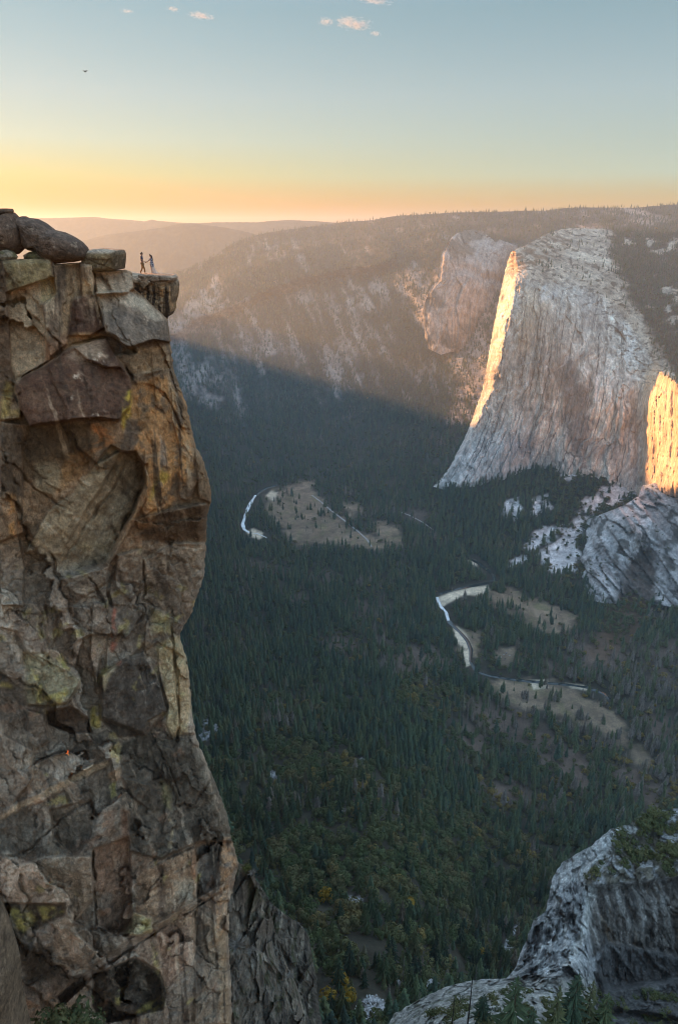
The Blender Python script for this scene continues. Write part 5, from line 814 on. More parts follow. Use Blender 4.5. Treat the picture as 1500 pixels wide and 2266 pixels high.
TRUNK = [tri_mesh('trunk', HD[k % 3][1], M_BARK) for k in range(5)]+[tri_mesh('trunk', CLP[k][1], M_BARK) for k in range(3)]
def zone(u, v):
    return 'beside the stony stream bed at the foot of the slope' if v > 2080 else 'close below the lower wall of the overlook cliff' if u < 760 else 'just beyond the pale granite spur' if u > 1120 else 'in the middle of the nearest forest slope'
def plant(name, label, cat, p, k, h, group=None):
    t = thing(name, label, cat, tuple(p), group, rng.uniform(0, 6.28), h)
    link('crown', CROWN[k], None, t, tint=float(rng.uniform(0, .25))); link('trunk', TRUNK[k], None, t); return t
def place(idx, name, cat, adj):
    for i in idx:
        z = zone(pu[i], pv_[i]); k = KIND[i]; plant(name, adj+' '+z, cat, PTS[i]-[0, 0, .3], k, SCL[i], name.replace('_', ' ')+'s '+z)
place(con_i, 'conifer_tree', 'conifer', 'pointed dark green conifer'); place(leaf_i, 'broadleaf_tree', 'broadleaf tree', 'round crowned broadleaf tree')
for i in snag_i:
    z = zone(pu[i], pv_[i]); o = link('dead_tree', PROTO[KIND[i]], None, label='bare grey dead tree '+z, category='dead tree', group='dead trees '+z)
    o.location = PTS[i]-[0, 0, .3]; o.scale = (SCL[i],)*3; o.rotation_euler[2] = rng.uniform(0, 6.28)
rest = ~picked
gm_ = bpy.data.meshes.new('forest'); pts = PTS[rest]; gm_.vertices.add(len(pts)); gm_.vertices.foreach_set('co', pts.astype(np.float32).ravel())
TINT = np.clip(.12+.55*fbm(pts/np.array([210., 210., 210.]), 4, 410)+.25*fbm(pts/60., 3, 411)+.38*sm(1080, 1300, pu[rest])*sm(1330, 1480, pv_[rest])*sm(1950, 1750, pv_[rest]), -.2, .62)  # last term browns the lower right trees, a flare haze put into colour
for nm, ty, arr in (('tint', 'FLOAT', TINT.astype(np.float32)), ('kind', 'INT', KIND[rest].astype(np.int32)), ('size', 'FLOAT', SCL[rest].astype(np.float32)), ('spin', 'FLOAT', rng.uniform(0, 6.28, len(pts)).astype(np.float32))):
    at_ = gm_.attributes.new(nm, ty, 'POINT'); at_.data.foreach_set('value', arr)
print('plants', len(PTS), 'instanced', len(pts))
fo = link('forest', gm_, None, kind='stuff', label='dense evergreen forest covering the valley floor and walls')
ng = bpy.data.node_groups.new('forest', 'GeometryNodeTree'); ng.interface.new_socket('Geometry', in_out='INPUT', socket_type='NodeSocketGeometry'); ng.interface.new_socket('Geometry', in_out='OUTPUT', socket_type='NodeSocketGeometry')
gi, go = ng.nodes.new('NodeGroupInput'), ng.nodes.new('NodeGroupOutput'); ci = ng.nodes.new('GeometryNodeCollectionInfo'); ci.inputs['Collection'].default_value = pc_; ci.inputs['Separate Children'].default_value = True; ci.inputs['Reset Children'].default_value = True
ip = ng.nodes.new('GeometryNodeInstanceOnPoints'); ip.inputs['Pick Instance'].default_value = True
def attr(nm, ty): n = ng.nodes.new('GeometryNodeInputNamedAttribute'); n.data_type = ty; n.inputs['Name'].default_value = nm; return n.outputs['Attribute']
cx_ = ng.nodes.new('ShaderNodeCombineXYZ'); ng.links.new(attr('spin', 'FLOAT'), cx_.inputs[2]); e2r = ng.nodes.new('FunctionNodeEulerToRotation'); ng.links.new(cx_.outputs[0], e2r.inputs[0])
ng.links.new(gi.outputs[0], ip.inputs['Points']); ng.links.new(ci.outputs[0], ip.inputs['Instance']); ng.links.new(attr('kind', 'INT'), ip.inputs['Instance Index']); ng.links.new(e2r.outputs[0], ip.inputs['Rotation']); ng.links.new(attr('size', 'FLOAT'), ip.inputs['Scale']); ng.links.new(ip.outputs[0], go.inputs[0])
md = fo.modifiers.new('forest', 'NODES'); md.node_group = ng
# ---------------------------------------------------------------- water, roads
def ribbon(name, line, wpx, mat, label, dz=.9, kind='structure', jit=0):
    pts = curve(line, np.linspace(0, 1, 70)); c = world(pts[:, 0], pts[:, 1], Yterr(pts[:, 0], pts[:, 1])); c[:, 2] += dz
    d = np.gradient(c, axis=0); d[:, 2] = 0; d /= np.linalg.norm(d, axis=1)[:, None]; s = np.stack([-d[:, 1], d[:, 0], 0*d[:, 0]], 1)
    w_ = wpx*c[:, 1]/F*(1+jit*fbm(c/40., 3, 501)); pr = np.linspace(-1, 1, 5)
    R = c[:, None]+s[:, None]*pr[None, :, None]*w_[:, None, None]; R[..., 2] -= .25*(np.abs(pr)[None] == 1)*(dz > .5)
    me = grid_mesh(name, R, None); return link(name, me, mat, kind=kind, label=label)
M_WATER = flat_mat('river_water', (.02, .03, .03), .06, .5, var=.3, scale=.02); M_GLINT = flat_mat('sky_glint_water', (.72, .76, .78), .25, .6, var=.2, scale=.05)  # second one paints the bright sky reflection as pale water
ribbon('river', [(612, 1074)]+RIVER[0][:4], 4.5, M_WATER, 'dark bend of the far river'); ribbon('river', RIVER[0][3:10], 3.6, M_GLINT, 'bright far reach of the river', jit=.9); ribbon('river', RIVER[0][9:], 1.6, M_GLINT, 'narrow bright tail of the far river', jit=.8)
ribbon('river', RIVER[1], 5, M_WATER, 'dark river bend above the sandbar', jit=.5); ribbon('river', RIVER[2][:4], 4, M_GLINT, 'bright river reach beside the sandbar', jit=.7); ribbon('river', RIVER[2][3:], 5.5, M_WATER, 'dark river winding past the near meadow', jit=.5)
M_ROAD = flat_mat('pale_asphalt', (.34, .33, .32), .9, .2, var=.3, scale=.03)
for l_, lb in zip(ROAD, ('valley road crossing the far meadow', 'valley road among trees below the great cliff', 'old road cut across the far talus slope')): ribbon('road', l_, 2.0, M_ROAD, lb, dz=.5 if l_[0][1] > 1000 else 4)
# loose stones: stream bed, talus, gaps in the forest
def ico(sub=1):
    import bmesh
    b = bmesh.new(); bmesh.ops.create_icosphere(b, subdivisions=sub, radius=1); v = np.array([x.co[:] for x in b.verts]); f = np.array([[x.index for x in q.verts] for q in b.faces]); b.free(); return v, f
IV, IF = ico(1)
def stones(name, polys, n_per, smin, smax, surf, mat, label, seed):
    r = np.random.default_rng(seed); V, T, o = [], [], 0
    for pl, n in zip(polys, n_per):
        pl = np.array(pl, float); k = 0
        for _ in range(n*8):
            if k >= n: break
            u, v = r.uniform(*pl[:, 0][[pl[:, 0].argmin(), pl[:, 0].argmax()]]), r.uniform(pl[:, 1].min(), pl[:, 1].max())
            if sdf(pl, np.array([u]), np.array([v]))[0] < 0: continue
            k += 1; p = surf(u, v); s = r.uniform(smin, smax)*r.uniform(.5, 1.2)*p[1]/F; R_ = Matrix.Rotation(r.uniform(0, 6.28), 3, 'Z')
            q = IV*(1+.35*r.normal(size=(len(IV), 1)).clip(-1, 1))*np.array([1, .8, .6])*s; V.append(q@np.array(R_).T+p+[0, 0, s*.15]); T.append(IF+o); o += len(IV)
    return link(name, mesh_np(name, np.concatenate(V), np.concatenate(T), None, False), mat, kind='stuff', label=label)
tsurf = lambda u, v: world(u, v, float(Yterr(np.array(u), np.array(v))))
M_STONE = flat_mat('pale_stone', (.46, .46, .46), .9, .2, var=.45, scale=.3)
stones('rubble', STONES, [260, 45, 50, 60, 16, 60, 20, 24, 18, 24], 1.2, 5, tsurf, M_STONE, 'pale stream boulders and rubble at the foot of the slope', 51)
stones('rubble', TALUS, [300, 160, 90, 130, 60, 60, 40, 40], .6, 2.2, tsurf, M_STONE, 'pale talus blocks below the great cliff', 52)
# ---------------------------------------------------------------- plants on the spur and on the overlook cliff
def surf_pts(Pg, lam, seed):
    r = np.random.default_rng(seed); n = r.poisson(np.clip(lam, 0, 2)); i, j = np.nonzero(n); return Pg[i, j]
cell = np.linalg.norm(np.cross(rp[1:-1, :-1][:, :419]-rp[:-2, :-1][:, :419], rp[:-2, 1:][:, :419]-rp[:-2, :-1][:, :419]), axis=-1)
gU, gV = project(rp)[:2]
tpm = pmask([(1345, 1955), (1300, 1955), (1300, 1935), (1335, 1885), (1370, 1850), (1400, 1812), (1440, 1800), (1500, 1792), (1800, 1740), (1800, 1900), (1500, 1930), (1420, 1948)], gU, gV, 4)
shp = pmask([(1150, 2190), (1290, 2175), (1330, 2200), (1520, 2190), (1520, 2300), (900, 2300), (950, 2240), (1050, 2200)], gU, gV, 5)
def small_plants(mask, dn, hmin, hmax, label, group, seed, cap=150, name='shrub', cat='shrub', me=None):
    m = mask[:-2, :-1][:, :419]; gate = sm(-.25, .1, fbm(rp[:-2, :-1][:, :419]/5., 3, 520))
    p = surf_pts(rp[:-2, :-1][:, :419], m*gate*dn*cell, seed); r = np.random.default_rng(seed+1); r.shuffle(p)
    for q in p[:cap]:
        o = link(name, (me or BUSHM)[r.integers(2)], None, label=label, category=cat, group=group); h = r.uniform(hmin, hmax)
        o.location = q-np.array([0, 0, .1]); o.scale = (h, h, h*r.uniform(.75, 1.1)); o.rotation_euler[2] = r.uniform(0, 6.28)
BUSHM = PROTO[8:10]
small_plants(tpm, .22, 1.6, 4.2, 'leafy green shrub growing on the crest of the granite spur', 'shrubs on the spur crest', 61, 240)
small_plants(shp, .12, 1.0, 2.6, 'low green shrub on the rock shelf below the granite spur', 'shrubs on the lower rock shelf', 63, 140)
def near_tree(name, label, cat, u0, v0, vt, Y, k, lean=0, group=None):
    p = world(u0, v0, Y); h = world(u0, vt, Y)[2]-p[2]; t = plant(name, label, cat, p, k, h, group); t.scale = (h*1.25, h*1.25, h); return t
rY = lambda u, v: float(tps([(1410, 1808, 172), (1118, 2168, 118), (985, 2184, 118), (800, 2420, 84), (1060, 2300, 84), (1250, 2160, 116), (1340, 2180, 128), (1500, 2420, 80), (1200, 2420, 74)], np.array(float(u)), np.array(float(v))))
for lb, u_, vb_, vt_, k in [('tallest bottom edge conifer, dark and dense, in front of the pale rock shelf', 1122, 2320, 2152, 0), ('slim small conifer on the pale shelf beside the dark bare pole', 1064, 2262, 2192, 4), ('conifer at the bottom edge right of the tallest one, pale green', 1212, 2330, 2172, 2), ('conifer at the foot of the streaked wall, leaning over the shelf', 1252, 2300, 2146, 0), ('open crowned conifer between two dense ones at the wall foot', 1284, 2310, 2160, 2), ('light green conifer at the bottom edge below the dark wall, rightmost of its row', 1316, 2330, 2188, 0), ('short bushy conifer at the bottom edge left of the tallest one', 1165, 2330, 2226, 1)]:
    near_tree('conifer_tree', lb, 'conifer', u_, vb_, vt_+8, rY(u_, vb_)-2, k)
for lb, u_, vb_, vt_ in [('thin black burnt trunk standing on the pale rock shelf', 1031, 2290, 2164), ('short dark bare trunk at the left end of the pale rock shelf', 998, 2280, 2200)]:
    p = world(u_, vb_, rY(u_, vb_)-2); h = world(u_, vt_, rY(u_, vb_)-2)[2]-p[2]; ps = [tube([(0, 0, -.02), (.004, 0, .5), (0, .003, 1)], [.011, .008, .003], 7)]+[tube([(.003, 0, z), (.02*s, .01, z+.01)], [.003, .001], 4) for z, s in ((.4, 1), (.52, -1), (.63, 1), (.75, -.8), (.83, .8))]
    o = link('dead_tree', mesh_np('dead_tree', *merge(ps)), flat_mat('burnt_wood', (.03, .027, .025), .95, .1), label=lb, category='dead tree'); o.location = p; o.scale = (h,)*3
def tuft_mesh(seed, n, spread):
    r = np.random.default_rng(seed); V, T = [], []
    for k in range(n):
        d = r.normal(size=3)*[1, 1, .5]; d[2] = abs(d[2])+spread; d /= np.linalg.norm(d); l = r.uniform(.5, 1); s = np.cross(d, r.normal(size=3)); s /= np.linalg.norm(s); b = r.normal(size=3)*.06; o = len(V)
        V += [b-s*.016, b+s*.016, b+d*l*.6+s*.01, b+d*l+np.array([0, 0, -.12*l])]; T += [(o, o+1, o+2), (o, o+2, o+3)]
    return mesh_np('tuft', np.array(V), np.array(T))
M_DRY = flat_mat('dry_stems', (.30, .28, .25), .95, .1); M_GRS = flat_mat('tuft_green', (.14, .15, .05), .9, .2, trans=.2)
lsurf = lambda u, v, d=0: world(u, v, float(tps([(0, 1700, 48), (250, 1650, 52), (430, 1650, 58), (0, 2000, 44), (300, 2000, 48), (500, 1950, 56), (200, 2340, 43), (500, 2340, 50)], np.array(float(u)), np.array(float(v))))-d)
for lb, u_, v_, h, mt, n, cat, nm in [('grey leafless bush clinging to the lower overlook cliff', 524, 2092, 1.9, M_DRY, 220, 'dry bush', 'dry_bush'), ('smaller grey leafless bush right of the larger one', 556, 2106, 1.1, M_DRY, 120, 'dry bush', 'dry_bush'), ('tuft of yellow green grass on top of the lower right ridge', 546, 1924, 1.1, M_GRS, 160, 'grass tuft', 'grass_tuft'), ('pale dry grass tuft on the crest of the lower right ridge', 558, 1932, .9, M_DRY, 120, 'grass tuft', 'grass_tuft'), ('dry grass tuft low on the ridged grey buttress', 640, 2160, 1.2, M_DRY, 120, 'grass tuft', 'grass_tuft')]:
    o = link(nm, tuft_mesh(int(u_), n, .35), mt, label=lb, category=cat); Y_ = float(tps([(480, 1895, 66), (552, 1918, 70), (612, 2090, 74), (480, 2340, 54), (690, 2340, 66), (570, 2150, 66)], np.array(float(u_)), np.array(float(v_))))
    o.location = world(u_, v_, Y_-1.6); o.scale = (h,)*3
for k, (u_, v_, h) in enumerate([(118, 2262, 2.6), (150, 2256, 2.2), (178, 2250, 2.4), (202, 2262, 2.2), (96, 2275, 2.4)]):
    o = link('shrub', BUSHM[k % 2], None, label='dark shrub in the corner at the bottom of the overlook cliff', category='shrub', group='shrubs at the cliff bottom'); o.location = lsurf(u_, v_+14, 3.2); o.scale = (h,)*3; o.rotation_euler[2] = k
for k, (u_, v_, h, c_) in enumerate([(757, 2186, 7, 1), (772, 2225, 6, 1), (727, 2215, 5, 1), (1062, 2120, 8, 1), (905, 2014, 9, 1), (720, 1990, 7, 1)]):
    t = plant('broadleaf_tree', ['yellow leaved tree left of the stony stream bed', 'yellow tree just above the stony stream bed', 'small yellow tree under the dark buttress', 'yellow tree beside the left foot of the granite spur', 'orange leaved tree crown among dark conifers', 'yellow green tree in the shade of the dark conifers'][k], 'broadleaf tree', tsurf(u_, v_), 5+k % 3, h*1.6)
    me = CROWN[5+k % 3].copy(); me.materials.clear(); me.materials.append(M_AUT if k else (M_AUT := flat_mat('autumn_leaves', (.34, .22, .03), .85, .2, trans=.3, scale=6)))
    [x for x in t.children if x.name.startswith('crown')][0].data = me
# ---------------------------------------------------------------- clouds, birds, moth
cm = bpy.data.materials.new('cloud_vapour'); t, ns, lk = nt(cm); o_ = N(ns, 'ShaderNodeOutputMaterial'); pv = N(ns, 'ShaderNodeVolumePrincipled'); pv.inputs['Anisotropy'].default_value = .0; pv.inputs['Color'].default_value = (1, 1, 1, 1)
tc = N(ns, 'ShaderNodeTexCoord'); oi = N(ns, 'ShaderNodeObjectInfo'); va = N(ns, 'ShaderNodeVectorMath', operation='ADD'); cxy = N(ns, 'ShaderNodeCombineXYZ'); sc3 = N(ns, 'ShaderNodeMath', operation='MULTIPLY'); sc3.inputs[1].default_value = 50; lk.new(oi.outputs['Random'], sc3.inputs[0]); lk.new(sc3.outputs[0], cxy.inputs[0])
st_ = N(ns, 'ShaderNodeVectorMath', operation='MULTIPLY'); st_.inputs[1].default_value = (1.5, 1, .8); lk.new(tc.outputs['Object'], st_.inputs[0]); lk.new(st_.outputs[0], va.inputs[0]); lk.new(cxy.outputs[0], va.inputs[1]); n_ = N(ns, 'ShaderNodeTexNoise', i_Scale=2.6, i_Detail=6, i_Roughness=.68); lk.new(va.outputs[0], n_.inputs['Vector'])
ln_ = N(ns, 'ShaderNodeVectorMath', operation='LENGTH'); lk.new(tc.outputs['Object'], ln_.inputs[0]); mr = N(ns, 'ShaderNodeMath', operation='MULTIPLY_ADD'); mr.inputs[1].default_value = -.34; mr.inputs[2].default_value = -.30; lk.new(ln_.outputs['Value'], mr.inputs[0])
ad = N(ns, 'ShaderNodeMath', operation='ADD'); lk.new(mr.outputs[0], ad.inputs[0]); lk.new(n_.outputs[0], ad.inputs[1]); mu = N(ns, 'ShaderNodeMath', operation='MULTIPLY'); mu.inputs[1].default_value = .05; mu.use_clamp = True; lk.new(ad.outputs[0], mu.inputs[0])
mx = N(ns, 'ShaderNodeMath', operation='MAXIMUM'); mx.inputs[1].default_value = 0; lk.new(mu.outputs[0], mx.inputs[0]); lk.new(mx.outputs[0], pv.inputs['Density']); lk.new(pv.outputs[0], o_.inputs['Volume'])
CV, CF = ico(3)
for lb, u_, v_, wpx, hpx in [('longest bright wispy cloud at upper left, alone', 446, 35, 64, 12), ('small bright cloud scrap nearest the upper left corner', 283, 25, 30, 9), ('faint cloud scrap between two brighter ones at upper left', 384, 20, 30, 12), ('widest bright cloud at the upper middle', 782, 52, 84, 24), ('small bright cloud right of and below the widest one', 831, 74, 30, 12), ('small cloud pair touching the left side of the widest cloud', 722, 48, 38, 17), ('thin cloud streak cut by the top edge of the picture', 826, 1, 90, 9)]:
    o = link('cloud', mesh_np('cloud', CV, CF), cm, label=lb, category='cloud', group='small wispy clouds'); Y_ = 12000.; o.location = world(u_, v_, Y_); k = Y_/F/2*1.25; o.scale = (wpx*k*.85, wpx*k*.5, hpx*k*.85); o.rotation_euler[1] = .10
def flyer(name, label, cat, u_, v_, Y_, span, mat, rot, wingup=.35, part='wing'):
    t = thing(name, label, cat, tuple(world(u_, v_, Y_))); t.rotation_euler = rot
    b = tube([(-.5*span*.55, 0, 0), (-.3*span*.55, 0, 0), (0, 0, .01*span), (.3*span*.55, 0, .0), (.46*span*.55, 0, .01*span)], [.004*span, .05*span, .065*span, .05*span, .012*span], 8); link('body', mesh_np('body', *b), mat, t)
    for s in (-1, 1):
        w_ = np.array([(.12, .03*s, .02), (.15, .22*s, .02+wingup*.2), (.03, .5*s, .02+wingup*.42), (-.04, .3*s, .02+wingup*.24), (-.12, .05*s, .02)])*span
        v2 = np.concatenate([w_, w_-[0, 0, .012*span]]); link(part, mesh_np(part, v2, [np.array([(0, 1, 3), (1, 2, 3), (0, 3, 4), (5, 8, 6), (6, 8, 7), (5, 9, 8)]), np.array([(k, (k+1) % 5, (k+1) % 5+5, k+5) for k in range(5)])], None, False), mat, t)
M_BIRD = flat_mat('dark_plumage', (.05, .045, .04), .8, .3); M_MOTH = flat_mat('orange_wing', (.8, .33, .10), .7, .2, trans=.5)
flyer('bird', 'dark bird gliding high above the overlook cliff, largest of the specks', 'bird', 188, 158, 70, .62, M_BIRD, (.1, .25, 1.2)); flyer('bird', 'tiny distant bird in the middle of the sky', 'bird', 728, 158, 260, .55, M_BIRD, (0, .2, .4)); flyer('bird', 'tiny distant bird below the long wispy cloud', 'bird', 467, 69, 300, .55, M_BIRD, (.2, 0, 2))
flyer('moth', 'orange moth fluttering in front of the lower overlook cliff', 'moth', 150, 1667, 14, .16, M_MOTH, (.8, .3, .7), .9)
# ---------------------------------------------------------------- parked cars in the clearing by the river
M_TYRE = flat_mat('tyre_rubber', (.02, .02, .02), .9, .2); M_GLASS = flat_mat('car_glass', (.03, .04, .05), .08, .6)
def prism(prof, w_):
    p = np.array(prof, float); n = len(p); v = np.concatenate([np.stack([p[:, 0], 0*p[:, 0]-w_, p[:, 1]], 1), np.stack([p[:, 0], 0*p[:, 0]+w_, p[:, 1]], 1)]); q = np.array([(k, (k+1) % n, (k+1) % n+n, k+n) for k in range(n)])
    t = np.array([(0, k+1, k) for k in range(1, n-1)]+[(n, n+k, n+k+1) for k in range(1, n-1)]); return v, [q, t]
def car(label, col, u_, v_, rot):
    t = thing('parked_car', label, 'car', tuple(tsurf(u_, v_)+[0, 0, 2.2]), 'cars parked in the riverside clearing', rot)
    v, f = prism([(-2.2, .35), (2.2, .35), (2.25, .75), (1.3, .95), (-2.0, .98), (-2.25, .8)], .9); link('body', mesh_np('body', v, f, None, False), flat_mat('car_paint', col, .3, .5, var=.03), t)
    v, f = prism([(-1.7, .97), (1.15, .95), (.45, 1.46), (-1.2, 1.48)], .78); link('cabin', mesh_np('cabin', v, f, None, False), M_GLASS, t)
    v, f = prism([(-1.22, 1.485), (.47, 1.465), (.3, 1.53), (-1.1, 1.54)], .76); link('roof', mesh_np('roof', v, f, None, False), t.children[0].data.materials[0], t)
    for x in (-1.35, 1.35):
        for s in (-1, 1): a = np.linspace(0, 2*math.pi, 14, endpoint=False); v, f = prism(np.stack([x+.34*np.cos(a), .34+.34*np.sin(a)], 1), .11); v[:, 1] += s*.84; link('wheel', mesh_np('wheel', v, f, None, False), M_TYRE, t)
for a in [('white car parked at the left of the riverside clearing', (.8, .8, .8), 1108, 1456, .3), ('silver car parked in the middle of the riverside clearing', (.6, .62, .65), 1114, 1450, .5), ('blue car parked in the riverside clearing', (.1, .2, .45), 1120, 1447, .4), ('white car parked at the right of the riverside clearing', (.8, .8, .8), 1127, 1452, .2), ('dark car parked below the silver one in the riverside clearing', (.06, .07, .08), 1117, 1459, .3)]: car(*a)
# ---------------------------------------------------------------- the couple on the ledge
def skin_mesh(name, verts, edges, mat, parent, sub=2):
    me = bpy.data.meshes.new(name); me.from_pydata([v[:3] for v in verts], edges, []); o = link(name, me, mat, parent); m = o.modifiers.new('skin', 'SKIN'); m.use_smooth_shade = True
    for k, v in enumerate(verts): r = v[3]; me.skin_vertices[0].data[k].radius = (r, r if len(v) < 5 else v[4]); me.skin_vertices[0].data[k].use_root = k == 0
    s = o.modifiers.new('sub', 'SUBSURF'); s.levels = s.render_levels = sub; return o
class Fig:
    def __init__(s): s.v, s.e = [], []
    def add(s, p, r, to=None, r2=None):
        s.v.append((*p, r) if r2 is None else (*p, r, r2)); k = len(s.v)-1
        if to is not None: s.e.append((to, k))
        return k
    def chain(s, start, pts):
        for *p, r in pts: start = s.add(p, r, start)
        return start
def hand(f, wrist, p, d, curl, sgn):
    """palm, four unequal bent fingers and a thumb off its side"""
    p, d = np.array(p), np.array(d)/np.linalg.norm(d); up = np.array([0, 0, 1.]); sd = np.cross(d, up); sd /= np.linalg.norm(sd); dn = np.cross(sd, d)
    pm = f.add(p+d*.05, .026, wrist); kn = f.add(p+d*.085, .024, pm)
    for k, (off, l) in enumerate(((-.030, .068), (-.010, .078), (.010, .073), (.029, .058))):
        b = p+d*.10+dn*off; m = b+d*l*.5*math.cos(curl*.5)+sd*sgn*l*.5*math.sin(curl*.5); e = m+d*l*.5*math.cos(curl)+sd*sgn*l*.5*math.sin(curl); q = f.add(b, .010, kn); q = f.add(m, .009, q); f.add(e, .0075, q)
    q = f.add(p+d*.045+dn*.036, .012, pm); q = f.add(p+d*.075+dn*.055+sd*sgn*.015, .010, q); f.add(p+d*.10+dn*.058+sd*sgn*.03, .008, q)
SKIN = flat_mat('skin', (.30, .17, .12), .6, .3, var=.05); HAIR = flat_mat('dark_hair', (.02, .014, .01), .6, .4)
def body(hgt, J, face):
    f = Fig(); pel = f.add(J['pelvis'], .135, None, .10); sp = f.add(J['spine'], .125, pel, .095); ch = f.add(J['chest'], .15, sp, .105); nk = f.add(J['neck'], .055, ch)
    h0 = f.add(J['head0'], .078, nk); h1 = f.add(J['head1'], .094, h0); f.add(J['head2'], .070, h1); hc = np.array(J['head0'])
    f.add(hc+[face*.10, 0, .035], .016, h0); f.add(hc+[face*.07, 0, -.045], .034, h0)                       # nose, chin
    for s in (-1, 1): f.add(hc+[-face*.01, s*.098, .03], .016, h0)                                             # ears
    for side in ('l', 'r'):
        a = f.add(J['sh'+side], .058, ch); a = f.add(J['el'+side], .042, a); w_ = f.add(J['wr'+side], .028, a); d = np.array(J['wr'+side])-np.array(J['el'+side]); hand(f, w_, J['wr'+side], d, .9, 1 if side == 'l' else -1)
        l = f.add(J['hip'+side], .092, pel); l = f.add(J['kn'+side], .060, l); l = f.add(J['an'+side], .038, l); f.add(J['toe'+side], .034, l)
    return f
def eyes(J, face, par):
    for s in (-1, 1):
        v, q = ico(1); link('eye', mesh_np('eye', v*.012+np.array(J['head0'])+[face*.085, s*.034, .055], q), HAIR, par)
FZ = world(318, 606.3, 64.)[2]-.02
mx_ = world(317.5, 606, 64.)[0]
JM = dict(pelvis=(0, 0, .95), spine=(-.01, 0, 1.14), chest=(0, 0, 1.36), neck=(.02, 0, 1.53), head0=(.035, 0, 1.62), head1=(.035, 0, 1.70), head2=(.03, 0, 1.76), shl=(.0, .19, 1.44), ell=(-.07, .24, 1.16), wrl=(.03, .25, .93), shr=(.01, -.19, 1.44), elr=(.10, -.22, 1.16), wrr=(.30, -.14, 1.03),
          hipl=(-.02, .09, .90), knl=(-.06, .10, .50), anl=(-.27, .10, .11), toel=(-.14, .10, .035), hipr=(.02, -.09, .90), knr=(.17, -.10, .50), anr=(.21, -.10, .09), toer=(.38, -.10, .04))
man = thing('person', 'man in a blue shirt and tan trousers, striding and holding a hand out', 'person', (mx_, 64., FZ), 'couple on the ledge')
f = body(1.78, JM, 1); skin_mesh('body', f.v, f.e, SKIN, man)
f = Fig(); a = f.add((0, 0, .93), .142, None, .115); b = f.add(JM['spine'], .140, a, .112); c_ = f.add(JM['chest'], .165, b, .12); f.add((.01, 0, 1.47), .075, c_)
for s in 'lr': q = f.add(JM['sh'+s], .074, c_); f.add(tuple(.75*np.array(JM['el'+s])+.25*np.array(JM['sh'+s])), .058, q)
skin_mesh('shirt', f.v, f.e, flat_mat('blue_shirt', (.028, .045, .09), .9, .2), man)
f = Fig(); a = f.add((0, 0, .96), .132, None, .105)
for s in 'lr': q = f.add(JM['hip'+s], .105, a); q = f.add(JM['kn'+s], .074, q); f.add(tuple(np.array(JM['an'+s])+[0, 0, .02]), .058, q)
skin_mesh('trousers', f.v, f.e, flat_mat('tan_trousers', (.20, .115, .05), .9, .2), man)
for s in 'lr':
    f = Fig(); a = f.add(tuple(np.array(JM['an'+s])+[-.05, 0, -.03]), .046); b = f.add(tuple(.5*np.array(JM['an'+s])+.5*np.array(JM['toe'+s])), .05, a); f.add(tuple(np.array(JM['toe'+s])+[.03, 0, .01]), .04, b); skin_mesh('shoe', f.v, f.e, flat_mat('dark_shoe', (.03, .022, .018), .6, .3), man, 1)
f = Fig(); a = f.add((.02, 0, 1.735), .082, None, .082); b = f.add((-.02, 0, 1.68), .085, a); f.add((-.045, 0, 1.61), .055, b); f.add((.055, 0, 1.765), .05, a); skin_mesh('hair', f.v, f.e, HAIR, man)
f = Fig(); a = f.add((.09, 0, 1.565), .032); f.add((.05, .05, 1.58), .028, a); f.add((.05, -.05, 1.58), .028, a); skin_mesh('beard', f.v, f.e, HAIR, man, 1); eyes(JM, 1, man)
JW = dict(pelvis=(0, 0, .90), spine=(.0, 0, 1.06), chest=(-.01, 0, 1.24), neck=(-.02, 0, 1.40), head0=(-.035, 0, 1.485), head1=(-.03, 0, 1.56), head2=(-.02, 0, 1.615), shl=(.01, .15, 1.32), ell=(.06, .20, 1.06), wrl=(.0, .20, .84), shr=(-.03, -.15, 1.32), elr=(-.20, -.17, 1.12), wrr=(-.40, -.13, 1.03),
          hipl=(.02, .08, .86), knl=(.03, .08, .48), anl=(.05, .08, .08), toel=(-.07, .08, .03), hipr=(-.02, -.08, .86), knr=(-.05, -.08, .47), anr=(-.05, -.08, .08), toer=(-.18, -.08, .03))
wom = thing('person', 'woman with long dark hair in a patterned dress and white trailing skirt', 'person', (mx_+.83, 64.0, FZ), 'couple on the ledge')
f = body(1.64, JW, -1); f.v = [(*v[:3], *(x*.86 for x in v[3:])) for v in f.v]; skin_mesh('body', f.v, f.e, SKIN, wom)
def loft(name, rings, mat, parent, n=36, ruff=0, seed=0):
    R = []; r = np.random.default_rng(seed); a = np.linspace(0, 2*math.pi, n, endpoint=False)
    for (cx, cy_, z, rx, ry, w_) in rings: k = 1+w_*(.5*np.sin(a*7+z*3)+.5*np.sin(a*11+2+z*5)); R.append(np.stack([cx+rx*k*np.cos(a), cy_+ry*k*np.sin(a), z+0*a], 1))
    V = np.concatenate(R); m = len(R); i = np.arange(m-1)[:, None]*n+np.arange(n)[None]; j = np.arange(m-1)[:, None]*n+((np.arange(n)+1) % n)[None]
    me = mesh_np(name, V, np.stack([i, j, j+n, i+n], -1).reshape(-1, 4)); o = link(name, me, mat, parent); s = o.modifiers.new('cloth', 'SOLIDIFY'); s.thickness = .006; return o
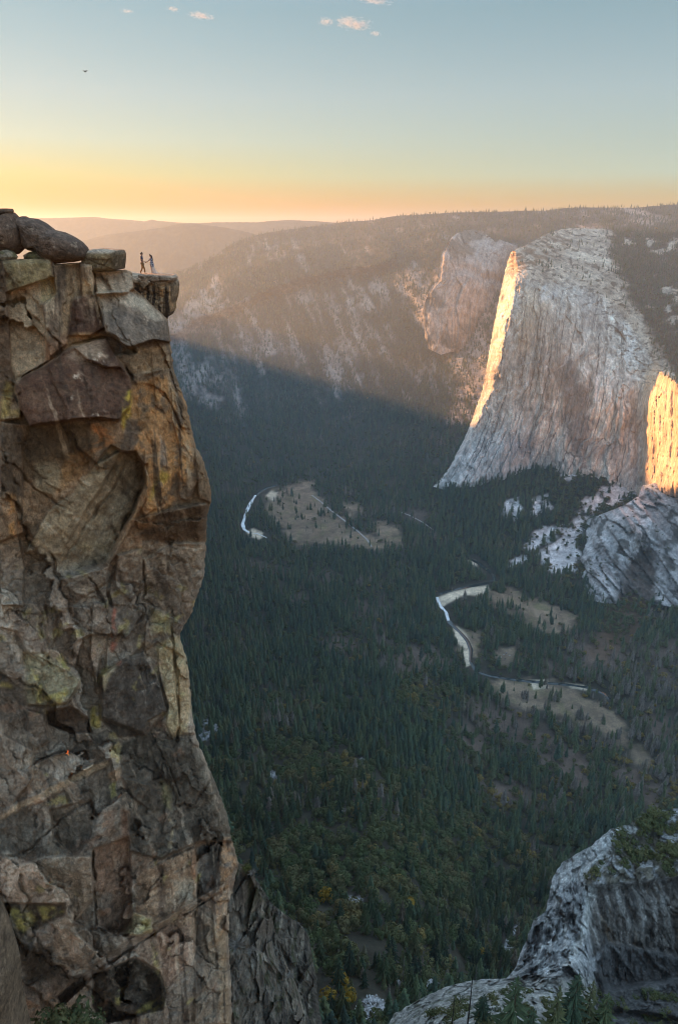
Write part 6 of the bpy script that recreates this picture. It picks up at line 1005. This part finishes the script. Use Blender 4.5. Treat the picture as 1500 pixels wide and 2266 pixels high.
md_ = bpy.data.materials.new('floral_dress'); t, ns, lk = nt(md_); o_ = N(ns, 'ShaderNodeOutputMaterial'); b_ = N(ns, 'ShaderNodeBsdfPrincipled', i_Roughness=.9); vo = N(ns, 'ShaderNodeTexNoise', i_Scale=13, i_Detail=2); tc = N(ns, 'ShaderNodeTexCoord'); lk.new(tc.outputs['Object'], vo.inputs['Vector'])
cr = N(ns, 'ShaderNodeValToRGB'); cr.color_ramp.interpolation = 'CONSTANT'; cr.color_ramp.elements[0].color = (.03, .03, .07, 1); cr.color_ramp.elements[1].position = .5; cr.color_ramp.elements[1].color = (.50, .47, .46, 1); lk.new(vo.outputs[0], cr.inputs[0]); lk.new(cr.outputs[0], b_.inputs['Base Color']); lk.new(b_.outputs[0], o_.inputs[0])
loft('dress', [(-.015, 0, 1.36, .10, .13, 0), (-.015, 0, 1.26, .13, .15, 0), (-.01, 0, 1.12, .115, .125, 0), (0, 0, 1.0, .135, .15, .02), (.01, 0, .86, .165, .175, .04), (.02, 0, .70, .165, .17, .07), (.03, 0, .60, .15, .155, .09)], md_, wom)
f = Fig(); a = f.add(JW['shr'], .066); f.add(tuple(.5*np.array(JW['shr'])+.5*np.array(JW['elr'])), .058, a); skin_mesh('sleeve', f.v, f.e, md_, wom, 1); f = Fig(); a = f.add(JW['shl'], .066); f.add(tuple(.5*np.array(JW['shl'])+.5*np.array(JW['ell'])), .058, a); skin_mesh('sleeve', f.v, f.e, md_, wom, 1)
loft('skirt', [(.04, 0, .66, .14, .14, .05), (.07, 0, .5, .15, .15, .08), (.11, 0, .34, .18, .17, .12), (.16, 0, .18, .225, .19, .15), (.22, 0, .05, .29, .21, .17), (.27, 0, .015, .34, .23, .17)], flat_mat('white_sheer_cloth', (.85, .80, .74), .9, .2, trans=.65, var=.05), wom)
f = Fig(); a = f.add((-.005, 0, 1.60), .080, None, .085); b = f.add((.03, 0, 1.52), .078, a); c_ = f.add((.075, 0, 1.38), .072, b); d_ = f.add((.095, 0, 1.22), .06, c_); f.add((.09, 0, 1.08), .03, d_); f.add((-.06, 0, 1.60), .045, a); skin_mesh('hair', f.v, f.e, HAIR, wom); eyes(JW, -1, wom)
